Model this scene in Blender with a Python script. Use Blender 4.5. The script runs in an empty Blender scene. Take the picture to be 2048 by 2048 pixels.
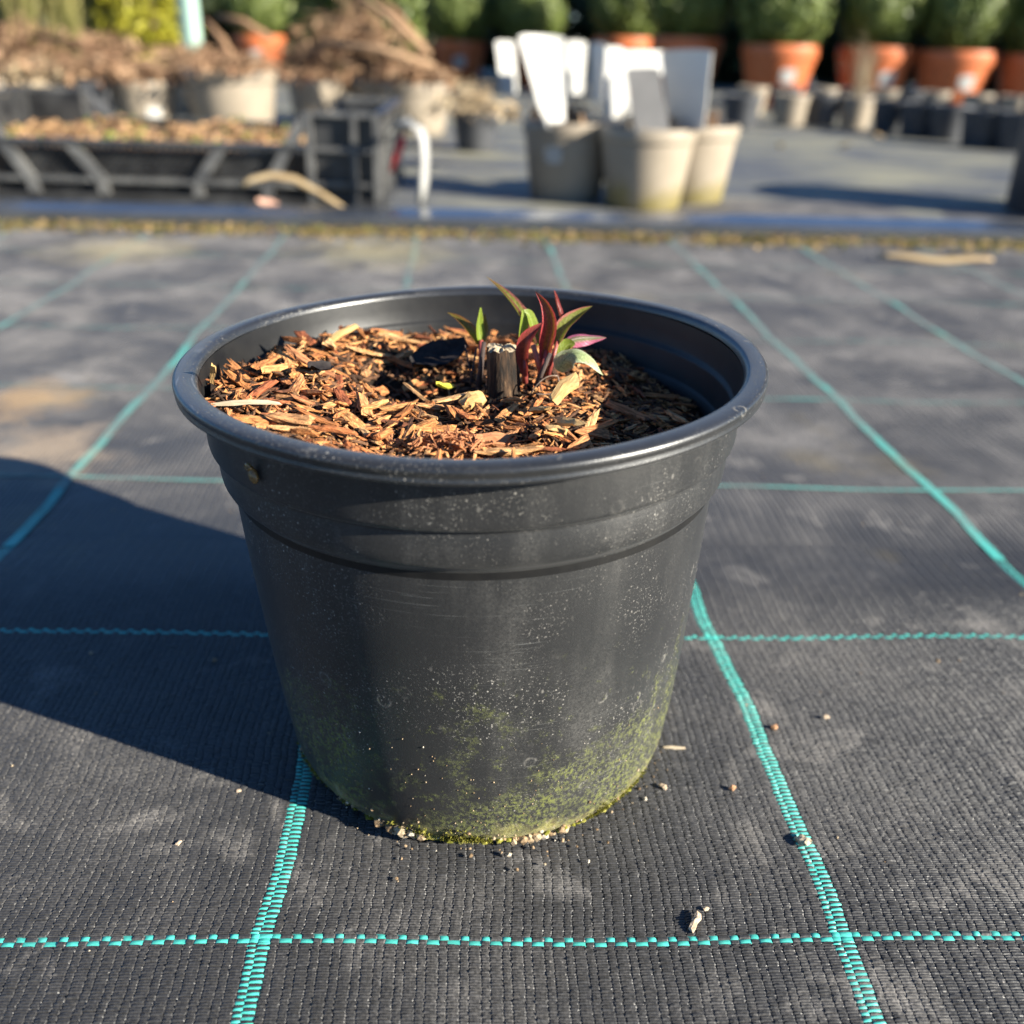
import bpy, math, random
import numpy as np
from mathutils import Vector, Matrix, Quaternion

random.seed(7)
rng = np.random.default_rng(11)
scene = bpy.context.scene
COL = scene.collection

# ---------------------------------------------------------------- camera
FPX, PITCH, ROLL, CAMH = 1890.66, 0.4624, 0.0335, 0.2430      # focal length in 2048-px units
cp, sp = math.cos(PITCH), math.sin(PITCH)
cr, sr = math.cos(ROLL), math.sin(ROLL)
_R, _U, _F = Vector((1, 0, 0)), Vector((0, sp, cp)), Vector((0, cp, -sp))
CR = _R * cr + _U * sr
CU = _R * -sr + _U * cr
CC = Vector((0, 0, CAMH))
cam_data = bpy.data.cameras.new('camera')
cam = bpy.data.objects.new('camera', cam_data)
COL.objects.link(cam)
cam.matrix_world = Matrix(((CR.x, CU.x, -_F.x, CC.x), (CR.y, CU.y, -_F.y, CC.y), (CR.z, CU.z, -_F.z, CC.z), (0, 0, 0, 1)))
cam_data.sensor_width = 36.0
cam_data.sensor_fit = 'HORIZONTAL'
cam_data.lens = FPX / 2048 * 36
cam_data.clip_start = 0.01
cam_data.clip_end = 500
cam_data.dof.use_dof = True
cam_data.dof.focus_distance = 0.292
cam_data.dof.aperture_fstop = 7.5
scene.camera = cam

# ---------------------------------------------------------------- sky, sun, exposure
SUN_EL = math.radians(23.0)
SUN_H = Vector((0.913, -0.407, 0)).normalized()
world = bpy.data.worlds.new('World')
scene.world = world
world.use_nodes = True
wn = world.node_tree.nodes
bg = wn['Background']
sky = wn.new('ShaderNodeTexSky')
sky.sky_type = 'NISHITA'
sky.sun_disc = False
sky.sun_elevation = SUN_EL
sky.sun_rotation = math.atan2(SUN_H.x, SUN_H.y)
sky.ozone_density = 8.0
sky.air_density = 1.0
sky.dust_density = 0.0
world.node_tree.links.new(sky.outputs[0], bg.inputs[0])
bg.inputs[1].default_value = 0.058
sun_data = bpy.data.lights.new('sun', 'SUN')
sun_data.energy = 5.0
sun_data.angle = math.radians(0.5)
sun_data.color = (1.0, 0.94, 0.81)
sun = bpy.data.objects.new('sun', sun_data)
COL.objects.link(sun)
sdir = -(SUN_H * math.cos(SUN_EL) + Vector((0, 0, math.sin(SUN_EL))))
sun.rotation_euler = sdir.to_track_quat('-Z', 'Y').to_euler()
scene.view_settings.view_transform = 'Standard'
scene.view_settings.look = 'None'
scene.view_settings.exposure = 1.72
scene.view_settings.gamma = 1.0
scene.view_settings.use_curve_mapping = False
scene.cycles.use_denoising = True
scene.cycles.max_bounces = 6

# ---------------------------------------------------------------- helpers
def at(x, y, Y):
    """point at depth Y (metres in front of the camera's foot) seen at photo position x, y"""
    d = CR * ((x - 1024) / FPX) - CU * ((y - 1024) / FPX) + _F
    return CC + d * (Y / d.y)

def on(x, y, z=0.0):
    d = CR * ((x - 1024) / FPX) - CU * ((y - 1024) / FPX) + _F
    return CC + d * ((z - CC.z) / d.z)

def ss(e0, e1, x):
    t = np.clip((np.asarray(x, float) - e0) / (e1 - e0), 0, 1)
    return t * t * (3 - 2 * t)

def tag(o, label=None, cat=None, group=None, kind=None):
    if label: o['label'] = label
    if cat: o['category'] = cat
    if group: o['group'] = group
    if kind: o['kind'] = kind
    return o

def link(name, me, parent=None):
    o = bpy.data.objects.new(name, me)
    COL.objects.link(o)
    if parent: o.parent = parent
    return o

def empty(name, loc=(0, 0, 0), rz=0.0):
    o = bpy.data.objects.new(name, None)
    COL.objects.link(o)
    o.empty_display_size = 0.01
    o.location = loc
    o.rotation_euler = (0, 0, rz)
    return o

class MB:
    def __init__(s):
        s.v, s.f, s.uv = [], [], []
    def add(s, v, f):
        b = len(s.v)
        s.v += [tuple(q) for q in v]
        s.f += [tuple(i + b for i in q) for q in f]
        return s
    def box(s, c, size, rot=None):
        c = Vector(c); hx, hy, hz = [q / 2 for q in size]
        vs = [Vector((x, y, z)) for x in (-hx, hx) for y in (-hy, hy) for z in (-hz, hz)]
        if rot is not None: vs = [rot @ q for q in vs]
        return s.add([q + c for q in vs], [(0, 1, 3, 2), (4, 6, 7, 5), (0, 4, 5, 1), (2, 3, 7, 6), (0, 2, 6, 4), (1, 5, 7, 3)])
    def bar(s, a, b, w, d, up=(0, 0, 1)):
        a, b = Vector(a), Vector(b); ax = (b - a)
        L = ax.length; ax.normalize()
        side = ax.cross(Vector(up))
        if side.length < 1e-4: side = ax.cross(Vector((0, 1, 0)))
        side.normalize(); u2 = side.cross(ax)
        M = Matrix((side, ax, u2)).transposed()
        return s.box((a + b) / 2, (w, L, d), M)
    def tube(s, pts, rad, n=6, cap=True):
        pts = [Vector(q) for q in pts]; m = len(pts)
        if not hasattr(rad, '__len__'): rad = [rad] * m
        vs, fs = [], []
        ref = Vector((0.3, 0.2, 1)).normalized()
        for i, q in enumerate(pts):
            t = (pts[min(i + 1, m - 1)] - pts[max(i - 1, 0)]).normalized()
            a = t.cross(ref)
            if a.length < 0.05: a = t.cross(Vector((1, 0, 0)))
            a.normalize(); b = t.cross(a)
            for k in range(n):
                th = 2 * math.pi * k / n
                vs.append(q + (a * math.cos(th) + b * math.sin(th)) * rad[i])
        for i in range(m - 1):
            for k in range(n):
                fs.append((i * n + k, i * n + (k + 1) % n, (i + 1) * n + (k + 1) % n, (i + 1) * n + k))
        if cap:
            fs.append(tuple(range(n))[::-1]); fs.append(tuple(range((m - 1) * n, m * n)))
        return s.add(vs, fs)
    def lathe(s, prof, n=48, c=(0, 0, 0), fn=None, close_bottom=False):
        vs, fs = [], []
        for r, z in prof:
            for k in range(n):
                th = 2 * math.pi * k / n
                q = (r * math.cos(th), r * math.sin(th), z)
                if fn: q = fn(*q)
                vs.append((q[0] + c[0], q[1] + c[1], q[2] + c[2]))
        for i in range(len(prof) - 1):
            for k in range(n):
                fs.append((i * n + k, i * n + (k + 1) % n, (i + 1) * n + (k + 1) % n, (i + 1) * n + k))
        if close_bottom: fs.append(tuple(range((len(prof) - 1) * n, len(prof) * n)))
        return s.add(vs, fs)
    def mesh(s, name, mat, smooth=False):
        me = bpy.data.meshes.new(name)
        me.from_pydata(s.v, [], s.f)
        if mat: me.materials.append(mat)
        if smooth: me.polygons.foreach_set('use_smooth', [True] * len(me.polygons))
        me.update()
        return me
    def build(s, name, mat, parent=None, smooth=False):
        return link(name, s.mesh(name, mat, smooth), parent)

def np_mesh(name, V, Q, mat, smooth=False, uv=None):
    """V (n,3), Q (m,k) same-size polygons"""
    V = np.asarray(V, np.float32); Q = np.asarray(Q, np.int32)
    me = bpy.data.meshes.new(name)
    m, k = Q.shape
    me.vertices.add(len(V)); me.vertices.foreach_set('co', V.ravel())
    me.loops.add(m * k); me.loops.foreach_set('vertex_index', Q.ravel())
    me.polygons.add(m)
    me.polygons.foreach_set('loop_start', np.arange(0, m * k, k, dtype=np.int32))
    me.polygons.foreach_set('loop_total', np.full(m, k, np.int32))
    if smooth: me.polygons.foreach_set('use_smooth', np.ones(m, bool))
    if uv is not None:
        l = me.uv_layers.new(name='UVMap')
        l.data.foreach_set('uv', np.asarray(uv, np.float32)[Q.ravel()].ravel())
    me.materials.append(mat)
    me.update(calc_edges=True)
    me.validate()
    return me

# ---------------------------------------------------------------- materials
class NT:
    def __init__(s, name):
        s.m = bpy.data.materials.new(name)
        s.m.use_nodes = True
        s.t = s.m.node_tree
        s.b = s.t.nodes['Principled BSDF']
        s.out = s.t.nodes['Material Output']
    def n(s, typ, **kw):
        nd = s.t.nodes.new('ShaderNode' + typ)
        for k, v in kw.items():
            setattr(nd, k, v)
        return nd
    def l(s, a, b): s.t.links.new(a, b)
    def tex(s, space='Object', scale=(1, 1, 1)):
        tc = s.n('TexCoord'); mp = s.n('Mapping')
        mp.inputs['Scale'].default_value = scale
        s.l(tc.outputs[space], mp.inputs[0])
        return mp.outputs[0]
    def noise(s, vec, scale, detail=4, rough=0.55, dist=0.0):
        nd = s.n('TexNoise'); nd.inputs['Scale'].default_value = scale
        nd.inputs['Detail'].default_value = detail; nd.inputs['Roughness'].default_value = rough
        nd.inputs['Distortion'].default_value = dist
        s.l(vec, nd.inputs['Vector']); return nd.outputs[0]
    def voro(s, vec, scale, feature='F1', out='Distance'):
        nd = s.n('TexVoronoi'); nd.feature = feature; nd.inputs['Scale'].default_value = scale
        s.l(vec, nd.inputs['Vector']); return nd.outputs[out]
    def ramp(s, fac, stops, interp='LINEAR'):
        nd = s.n('ValToRGB'); cr_ = nd.color_ramp; cr_.interpolation = interp
        while len(cr_.elements) < len(stops): cr_.elements.new(0.5)
        for e, (p_, c) in zip(cr_.elements, stops):
            e.position = p_
            e.color = (c, c, c, 1) if not hasattr(c, '__len__') else (*c, 1)
        s.l(fac, nd.inputs[0]); return nd.outputs[0]
    def mix(s, fac, a, b, mode='MIX'):
        nd = s.n('MixRGB'); nd.blend_type = mode
        for i, q in ((0, fac), (1, a), (2, b)):
            if hasattr(q, 'is_linked') or hasattr(q, 'links'): s.l(q, nd.inputs[i])
            elif hasattr(q, '__len__'): nd.inputs[i].default_value = (*q, 1)
            else: nd.inputs[i].default_value = q
        return nd.outputs[0]
    def math(s, op, a, b=None, clamp=False):
        nd = s.n('Math'); nd.operation = op; nd.use_clamp = clamp
        for i, q in ((0, a), (1, b)):
            if q is None: continue
            if hasattr(q, 'links'): s.l(q, nd.inputs[i])
            else: nd.inputs[i].default_value = q
        return nd.outputs[0]
    def bump(s, h, strength=0.3, dist=0.001, normal=None):
        nd = s.n('Bump'); nd.inputs['Strength'].default_value = strength
        nd.inputs['Distance'].default_value = dist
        s.l(h, nd.inputs['Height'])
        if normal is not None: s.l(normal, nd.inputs['Normal'])
        return nd.outputs[0]
    def col(s, c):
        if hasattr(c, 'links'): s.l(c, s.b.inputs['Base Color'])
        else: s.b.inputs['Base Color'].default_value = (*c, 1)
    def set(s, **kw):
        for k, v in kw.items():
            k = {'rough': 'Roughness', 'spec': 'Specular IOR Level', 'normal': 'Normal', 'coat': 'Coat Weight', 'sheen': 'Sheen Weight'}[k]
            if hasattr(v, 'links'): s.l(v, s.b.inputs[k])
            else: s.b.inputs[k].default_value = v
    def translucent(s, color, fac=0.3):
        tr = s.n('BsdfTranslucent')
        if hasattr(color, 'links'): s.l(color, tr.inputs[0])
        else: tr.inputs[0].default_value = (*color, 1)
        mx = s.n('MixShader'); mx.inputs[0].default_value = fac
        s.l(s.b.outputs[0], mx.inputs[1]); s.l(tr.outputs[0], mx.inputs[2])
        s.l(mx.outputs[0], s.out.inputs[0])

def simple(name, a, b, scale=20, rough=0.6, bump=0.2, bdist=0.002, spec=0.4, stretch=(1, 1, 1), space='Object', detail=5, lo=.35, hi=.65, trans=0):
    t = NT(name)
    v = t.tex(space, stretch)
    n = t.noise(v, scale, detail)
    c = t.ramp(n, [(lo, a), (hi, b)])
    t.col(c); t.set(rough=rough, spec=spec)
    if bump: t.set(normal=t.bump(t.noise(v, scale * 3, 3), bump, bdist))
    if trans: t.translucent(c, trans)
    return t.m

def island_mat(name, stops, rough=0.75, fib=(60, 60, 60), fscale=20, trans=0.0, spec=.3, bump=.4, bdist=.0006, amp=(0.55, 1.25)):
    """colour differs per piece (per object and per loose island)"""
    t = NT(name)
    oi = t.n('ObjectInfo'); ge = t.n('NewGeometry')
    r = t.math('FRACT', t.math('ADD', oi.outputs['Random'], ge.outputs['Random Per Island']))
    c = t.ramp(r, stops)
    v = t.tex('Object', fib)
    n = t.noise(v, fscale, 4, 0.65)
    k = t.ramp(n, [(.36, amp[0]), (.60, amp[1])])
    c2 = t.mix(1.0, c, k, 'MULTIPLY')
    t.col(c2); t.set(rough=rough, spec=spec)
    if bump: t.set(normal=t.bump(n, bump, bdist))
    if trans: t.translucent(c2, trans)
    return t.m

# woven ground fabric -------------------------------------------------
GX, GY, SX, SY = -0.0572, 0.1976, 0.1753, 0.1630
YAW, SHEAR = 0.0635, 0.0463
PER = SX / 28                 # two warp tapes (one narrow, one wide)
WP = SY / 170                 # weft pitch

def ground_ab(px_, py_):
    q = on(px_, py_, 0)
    M_ = np.array([[math.cos(SHEAR), -math.sin(YAW)], [math.sin(SHEAR), math.cos(YAW)]])
    r_ = np.linalg.solve(M_, np.array([q.x, q.y])); return float(r_[0]), float(r_[1])
STAINS = [(*ground_ab(70, 905), .060, (.40, .30, .20)), (*ground_ab(60, 800), .045, (.42, .27, .13)), (*ground_ab(250, 500), .10, (.36, .30, .17)), (*ground_ab(760, 505), .11, (.34, .29, .16))]
def fabric_mat(name, green=False, weave=False):
    t = NT(name)
    v = t.tex('UV')
    uvx = t.n('SeparateXYZ'); t.l(v, uvx.inputs[0])
    # fine filaments along each tape, tone varies from tape to tape
    st = t.noise(t.tex('UV', (1, 9, 1)), 420, 3, .6)
    st2 = t.noise(t.tex('UV', (9, 1, 1)), 260, 3, .6)
    blot = t.noise(v, 9, 6, .62)
    fine = t.noise(v, 900, 2, .6)
    if green:
        c = t.ramp(st, [(.3, (.04, .33, .28)), (.7, (.075, .50, .42))])
        dust_sheen_c, dust_hi = (.13, .145, .14), .30
    else:
        c = t.ramp(t.mix(.5, st, st2), [(.35, (.014, .014, .0145)), (.65, (.040, .0395, .040))])
        dust_sheen_c, dust_hi = (.27, .25, .23), .75
    # silt lying in patches, and pale specks: dried grit plus painted weave glints
    d1 = t.ramp(blot, [(.45, 0.0), (.66, 1.0)])
    d2 = t.ramp(t.noise(v, 60, 5, .7), [(.40, 0.05), (.68, 1.0)])
    cloud = t.ramp(t.noise(t.tex('UV', (1, .8, 1)), 15, 6, .62, .6), [(.36, .25), (.52, .8), (.66, 1.7)])
    d3 = t.ramp(fine, [(.38, .15), (.64, 1.0)])
    dm = t.math('MULTIPLY', t.math('MULTIPLY', d1, t.math('ADD', t.math('MULTIPLY', d2, .65), .35)), d3)
    dm = t.math('ADD', t.math('MULTIPLY', dm, t.math('ADD', dust_hi * .55, t.math('MULTIPLY', t.ramp(uvx.outputs[1], [(.35, 0), (.65, 1)]), dust_hi * .45))), t.math('MULTIPLY', d3, t.math('ADD', .075, t.math('MULTIPLY', t.ramp(uvx.outputs[1], [(.40, 0), (.60, .7), (1, 1)]), t.math('MULTIPLY', cloud, .52 if not green else 3.2)))))  # film grows with distance: dust, plus grazing sheen put into the colour
    sp_ = t.ramp(t.voro(v, 330), [(.0, 1.0), (.09, .8), (.14, 0.0)])
    spk = t.math('MULTIPLY', t.math('MULTIPLY', sp_, t.ramp(t.voro(v, 330, out='Color'), [(.55, 0), (.75, 1)])), t.ramp(t.noise(v, 30, 4), [(.46, 0), (.60, .9)]))
    # dried silt splashes a few centimetres across
    sil = t.math('MULTIPLY', t.ramp(t.noise(v, 26, 5, .6, .4), [(.53, 0), (.70, 1)]), t.math('ADD', .15, t.math('MULTIPLY', d3, .75)))
    dm = t.math('MAXIMUM', dm, t.math('MAXIMUM', spk, t.math('MULTIPLY', sil, .78)))
    c = t.mix(dm, c, dust_sheen_c)
    # rusty and mossy bloom, mostly in a few areas
    mo = t.ramp(t.noise(v, 5.5, 4, .6), [(.60, 0.0), (.74, .42)])
    c = t.mix(mo, c, (.20, .155, .07))
    # a tan stain left by rotted leaves, left of the pot
    for (sa_, sb_, sr_, cc_) in STAINS:
        dv = t.n('VectorMath'); dv.operation = 'DISTANCE'; t.l(v, dv.inputs[0]); dv.inputs[1].default_value = (sa_, sb_, 0)
        stn = t.ramp(t.math('ADD', t.math('MULTIPLY', dv.outputs['Value'], 1 / sr_), t.math('MULTIPLY', t.math('SUBTRACT', t.noise(v, 30, 5, .65), .5), 2.2)), [(.20, .75), (1.1, 0)])
        c = t.mix(t.math('MULTIPLY', stn, t.math('ADD', .35, t.math('MULTIPLY', d3, .6))), c, cc_)
    t.col(c)
    t.set(rough=t.ramp(dm, [(0, .40), (.5, .85)]), spec=.38)
    h = t.mix(.5, st, fine)
    nrm = t.bump(h, .35, .0002)
    if weave:
        wv = t.math('SINE', t.math('MULTIPLY', uvx.outputs[0], 2 * math.pi / PER))
        ww = t.math('SINE', t.math('MULTIPLY', uvx.outputs[1], math.pi / WP))
        nrm = t.bump(t.math('ADD', t.math('ABSOLUTE', wv), t.math('MULTIPLY', ww, .3)), .12, .0003, nrm)
    t.set(normal=nrm)
    return t.m

M_FAB = fabric_mat('fabric_near')
M_FAB_FAR = fabric_mat('fabric_far', weave=True)
M_GRN = fabric_mat('fabric_green', green=True)
M_GRN_FAR = fabric_mat('fabric_green_far', green=True, weave=True)

# ---------------------------------------------------------------- the fabric on the ground
def undulate(a, b):
    return 0.0006 * np.sin(a * 31 + b * 17 + .4) + 0.0005 * np.sin(b * 43 - a * 11 + 1.1)

def warp_xy(a, b):
    da = 0.0011 * np.sin(b * 27 + 0.6) + 0.0006 * np.sin(b * 61 + a * 9) + .0003 * np.sin(b * 140 + 2)
    db = 0.0008 * np.sin(a * 17 + 1.9 + b * 6) + 0.0003 * np.sin(a * 41 + b * 13)
    a2, b2 = a + da, b + db
    x = math.cos(SHEAR) * a2 - math.sin(YAW) * b2
    y = math.sin(SHEAR) * a2 + math.cos(YAW) * b2
    return x, y

PX, PY, PH, PTX = -0.0100, 0.3029, 0.1507, -0.0301
B_NEAR0, B_NEAR1 = 0.158, 0.45
GREEN_ROWS = list(range(0, 7))
GREEN_COLS = list(range(-4, 6))

def build_fabric():
    # sample positions inside each tape crossing
    k0, k1 = int(math.floor((-0.30 - GX) / PER)) * 2, int(math.ceil((0.34 - GX) / PER)) * 2
    ks = np.arange(k0, k1)
    sS = np.array([0.0, .12, .5, .88])
    left = GX + (ks // 2) * PER + np.where(ks % 2 == 0, 0, .4 * PER) - .5 * PER
    wid = np.where(ks % 2 == 0, .4 * PER, .6 * PER)
    a = (left[:, None] + wid[:, None] * sS[None]).ravel()
    ka = np.repeat(ks, 4); sa = np.tile(np.arange(4), len(ks))
    j0, j1 = int((B_NEAR0 - GY) / WP), int((B_NEAR1 - GY) / WP)
    js = np.arange(j0, j1)
    ww = np.ones(len(js)); jm = js % 170
    ww[jm < 2] = 1.76; ww[(jm == 168) | (jm == 169) | (jm == 2) | (jm == 3)] = .62      # the green wefts are thicker yarns
    left_b = GY + (js[0] - 1) * WP + np.concatenate([[0], np.cumsum(ww)[:-1]]) * WP
    b = (left_b[:, None] + ww[:, None] * WP * np.array([0, .25, .75])[None]).ravel()
    jb = np.repeat(js, 3); tb = np.tile(np.arange(3), len(js))
    A = 0.00046
    over = ((ka[:, None] + jb[None]) % 2) == 0
    pt = np.array([.10, .95, .92])[tb][None]; es = np.array([.35, .93, 1, .93])[sa][:, None]
    ps = np.array([.05, .68, 1, .68])[sa][:, None]; et = np.array([.25, 1, .96])[tb][None]
    jit = np.clip(rng.normal(1, .24, (len(ks), len(js))), .25, 1.7)
    jit = np.repeat(np.repeat(jit, 4, 0), 3, 1)
    z = np.where(over, A * pt * es, A * .92 * ps * et) * jit
    fade = ss(.345, .435, b)[None]
    z = z * (1 - fade) + (np.array([0, .85, 1, .85])[sa] * .00034)[:, None] * fade
    aj = a[:, None] + rng.normal(0, .00008, z.shape) + rng.normal(0, .00016, len(js)).repeat(3)[None]
    bj = b[None] + rng.normal(0, .00005, z.shape) + np.repeat(rng.normal(0, .00006, (len(ks), 1)), 4, 0)
    x, y = warp_xy(aj, bj)
    z = z + undulate(aj, bj)
    na, nb = len(a), len(b)
    V = np.stack([x, y, z], -1).reshape(-1, 3)
    UV = np.stack([aj, bj], -1).reshape(-1, 2)
    ia, ib = np.meshgrid(np.arange(na - 1), np.arange(nb - 1), indexing='ij')
    q = np.stack([ia * nb + ib, (ia + 1) * nb + ib, (ia + 1) * nb + ib + 1, ia * nb + ib + 1], -1)
    cx, cy = x[:-1, :-1], y[:-1, :-1]
    vis = (np.abs(cx - 0.0) < (cy * cp + CAMH * sp) * (1024 / FPX) * 1.07 + .012) & ((cx - PX) ** 2 + (cy - PY) ** 2 > .052 ** 2)
    kk, jj = ka[:-1][:, None] + 0 * jb[:-1][None], jb[:-1][None] + 0 * ka[:-1][:, None]
    ov = over[:-1, :-1]
    gcol = (kk % 56 < 2) & ov
    grow = (jj % 170 < 2) & ~ov
    black = vis & ~gcol & ~grow
    def sub(mask):
        Q = q[mask]
        u, inv = np.unique(Q.ravel(), return_inverse=True)
        return V[u], inv.reshape(-1, 4), UV[u]
    near = sub(black)
    # far sheet (sunk a little under the near weave)
    ridge = GX + np.arange(-150, 160)[:, None] * PER + np.array([0, .05, .2, .36, .41, .55, .85, .97])[None] * PER - .5 * PER
    aa = np.concatenate([np.linspace(-6, ridge[0, 0] - .02, 14), ridge.ravel(), np.linspace(ridge[-1, -1] + .02, 6, 14)])
    bb = np.concatenate([np.linspace(-1.5, .1, 8), np.linspace(.16, .42, 12), np.linspace(.44, 1.45, 60), [1.75]])
    FA, FB = np.meshgrid(aa, bb, indexing='ij')
    fx, fy = warp_xy(FA, FB)
    fz = undulate(FA, FB)
    innear = (1 - ss(B_NEAR1 - .02, B_NEAR1 - .006, FB))
    rid = np.zeros(len(aa)); rid[14:-14] = np.tile([0, .8, 1, .8, 0, .9, 1, .2], len(ridge)) * .00034
    fz = fz + rid[:, None] - .0035 * innear
    FV = np.stack([fx, fy, fz], -1).reshape(-1, 3)
    n2 = len(bb)
    i2, j2 = np.meshgrid(np.arange(len(aa) - 1), np.arange(n2 - 1), indexing='ij')
    FQ = np.stack([i2 * n2 + j2, (i2 + 1) * n2 + j2, (i2 + 1) * n2 + j2 + 1, i2 * n2 + j2 + 1], -1).reshape(-1, 4)
    FUV = np.stack([FA, FB], -1).reshape(-1, 2)
    VV = np.concatenate([near[0], FV]); QQ = np.concatenate([near[1], FQ + len(near[0])]); UU = np.concatenate([near[2], FUV])
    me = np_mesh('ground_fabric', VV, QQ, M_FAB, False, UU)
    me.materials.append(M_FAB_FAR)
    mi = np.zeros(len(QQ), np.int32); mi[len(near[1]):] = 1
    me.polygons.foreach_set('material_index', mi)
    sm = np.zeros(len(QQ), bool); sm[len(near[1]):] = True
    me.polygons.foreach_set('use_smooth', sm)
    fab = link('ground_fabric', me)
    tag(fab, 'black woven ground cover fabric with turquoise grid lines under the big pot', 'ground fabric', kind='structure')
    # turquoise strips: woven relief near, ribbons beyond
    def strip(mask, path_a, path_b, w):
        Vn, Qn, Un = sub(mask) if mask is not None and mask.any() else (np.zeros((0, 3)), np.zeros((0, 4), int), np.zeros((0, 2)))
        pa, pb = np.asarray(path_a), np.asarray(path_b)
        rows_v = isinstance(w, tuple)
        da, db = (w[0] / 2, 0) if w[1] == 'col' else (0, w[0] / 2)
        La, Lb, Ra, Rb = pa - da, pb - db, pa + da, pb + db
        lx, ly = warp_xy(La, Lb); rx, ry = warp_xy(Ra, Rb)
        zz = undulate(pa, pb) + .0003 + .0005 - .004 * ((pb < B_NEAR1 - .012))
        RV = np.concatenate([np.stack([lx, ly, zz], -1), np.stack([rx, ry, zz], -1)])
        m = len(pa)
        i = np.arange(m - 1)
        RQ = np.stack([i, i + m, i + m + 1, i + 1], -1)
        if w[1] == 'row': RQ = RQ[:, ::-1]
        RU = np.concatenate([np.stack([La, Lb], -1), np.stack([Ra, Rb], -1)])
        VV = np.concatenate([Vn, RV]); QQ = np.concatenate([Qn, RQ + len(Vn)]); UU = np.concatenate([Un, RU])
        me = np_mesh('turquoise_strip', VV, QQ, M_GRN, False, UU)
        me.materials.append(M_GRN_FAR)
        mi = np.zeros(len(QQ), np.int32); mi[len(Qn):] = 1
        me.polygons.foreach_set('material_index', mi)
        link('turquoise_strip', me, fab)
    for i in GREEN_COLS:
        mk = vis & gcol & (kk // 56 == i)
        pb = np.linspace(B_NEAR1 - .012 if mk.any() else .1, 1.45, 90)
        strip(mk, np.full(90, GX + i * SX), pb, (PER, 'col'))
    for j in GREEN_ROWS:
        mk = vis & grow & (jj // 170 == j)
        bj_ = GY + j * SY
        pa = np.linspace(-1.2, 1.35, 160)
        if bj_ < B_NEAR1:
            strip(mk, pa[:2] - 3, np.full(2, bj_), (2 * WP, 'row'))
        else:
            strip(None, pa, np.full(160, bj_), (3 * WP, 'row'))
    return fab
FAB = build_fabric()

# second bed beyond the board, and bare ground out to the horizon
M_BED = (lambda t: (t.col(t.mix(t.ramp(t.noise(t.tex('Object', (1, 2.2, 1)), 3.0, 6, .6), [(.42, 0), (.66, 1)]),
                                t.ramp(t.noise(t.tex('Object'), 40, 4), [(.35, (.065, .069, .076)), (.65, (.10, .103, .107))]), (.24, .225, .155))),
                    t.set(rough=.6, spec=.4, normal=t.bump(t.noise(t.tex('Object'), 120, 3), .4, .002)), t.m)[2])(NT('bed_fabric'))
mb = MB()
nx, ny = 40, 40
vs = []
for j in range(ny + 1):
    for i in range(nx + 1):
        x, y = -5 + 10 * i / nx, 1.40 + 7.2 * j / ny
        vs.append((x, y + .069 * x, .001 + .002 * math.sin(x * 3 + y * 2) ))
mb.add(vs, [(j * (nx + 1) + i, j * (nx + 1) + i + 1, (j + 1) * (nx + 1) + i + 1, (j + 1) * (nx + 1) + i) for j in range(ny) for i in range(nx)])
bed = mb.build('bed_fabric', M_BED, smooth=True)
tag(bed, 'dusty dark fabric of the plant bed beyond the low board', 'ground fabric', kind='structure')
mb = MB()
mb.add([(-250, -150, -.012), (250, -150, -.012), (250, 450, -.012), (-250, 450, -.012)], [(0, 1, 2, 3)])
g = mb.build('ground', simple('ground_soil', (.10, .085, .06), (.16, .13, .09), 3, .9, .4, .01))
tag(g, 'bare ground around the nursery beds', 'ground', kind='structure')

# ---------------------------------------------------------------- low board along the bed
M_BOARD = simple('board_plastic', (.028, .031, .036), (.05, .053, .058), 14, .26, .05, .0006, .9, (1, 6, 6))
def board_pt(x, d, z):           # d = distance behind the front face
    return (x - .069 * d, 1.372 + .069 * x + d, z)
mb = MB()
prof = [(0, -.008), (0, .0160), (.0010, .0172), (.0030, .0180), (.022, .0215), (.043, .0245), (.0455, .0238), (.047, .021), (.047, -.008)]
xs = np.linspace(-3.2, 3.2, 65)
vs = [board_pt(x, d + .0012 * math.sin(x * 4.1) + .0006 * math.sin(x * 13), z + .0007 * math.sin(x * 5 + 1)) for x in xs for d, z in prof]
m = len(prof)
mb.add(vs, [(i * m + k, (i + 1) * m + k, (i + 1) * m + k + 1, i * m + k + 1) for i in range(len(xs) - 1) for k in range(m - 1)])
mb.add([], [])
bd = mb.build('edging_board', M_BOARD, smooth=False)
M_BOARD.node_tree.nodes['Principled BSDF'].inputs['Coat Weight'].default_value = .9
M_BOARD.node_tree.nodes['Principled BSDF'].inputs['Coat Roughness'].default_value = .22
M_BOARD.node_tree.nodes['Principled BSDF'].inputs['Coat IOR'].default_value = 2.1
tag(bd, 'long low grey edging board with a smooth bluish top between the two beds', 'edging board')

# ================================================================= the black pot
def pot_shear(x, y, z):
    return (x + PTX * z, y, z - PTX * x * z / PH)

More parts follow.
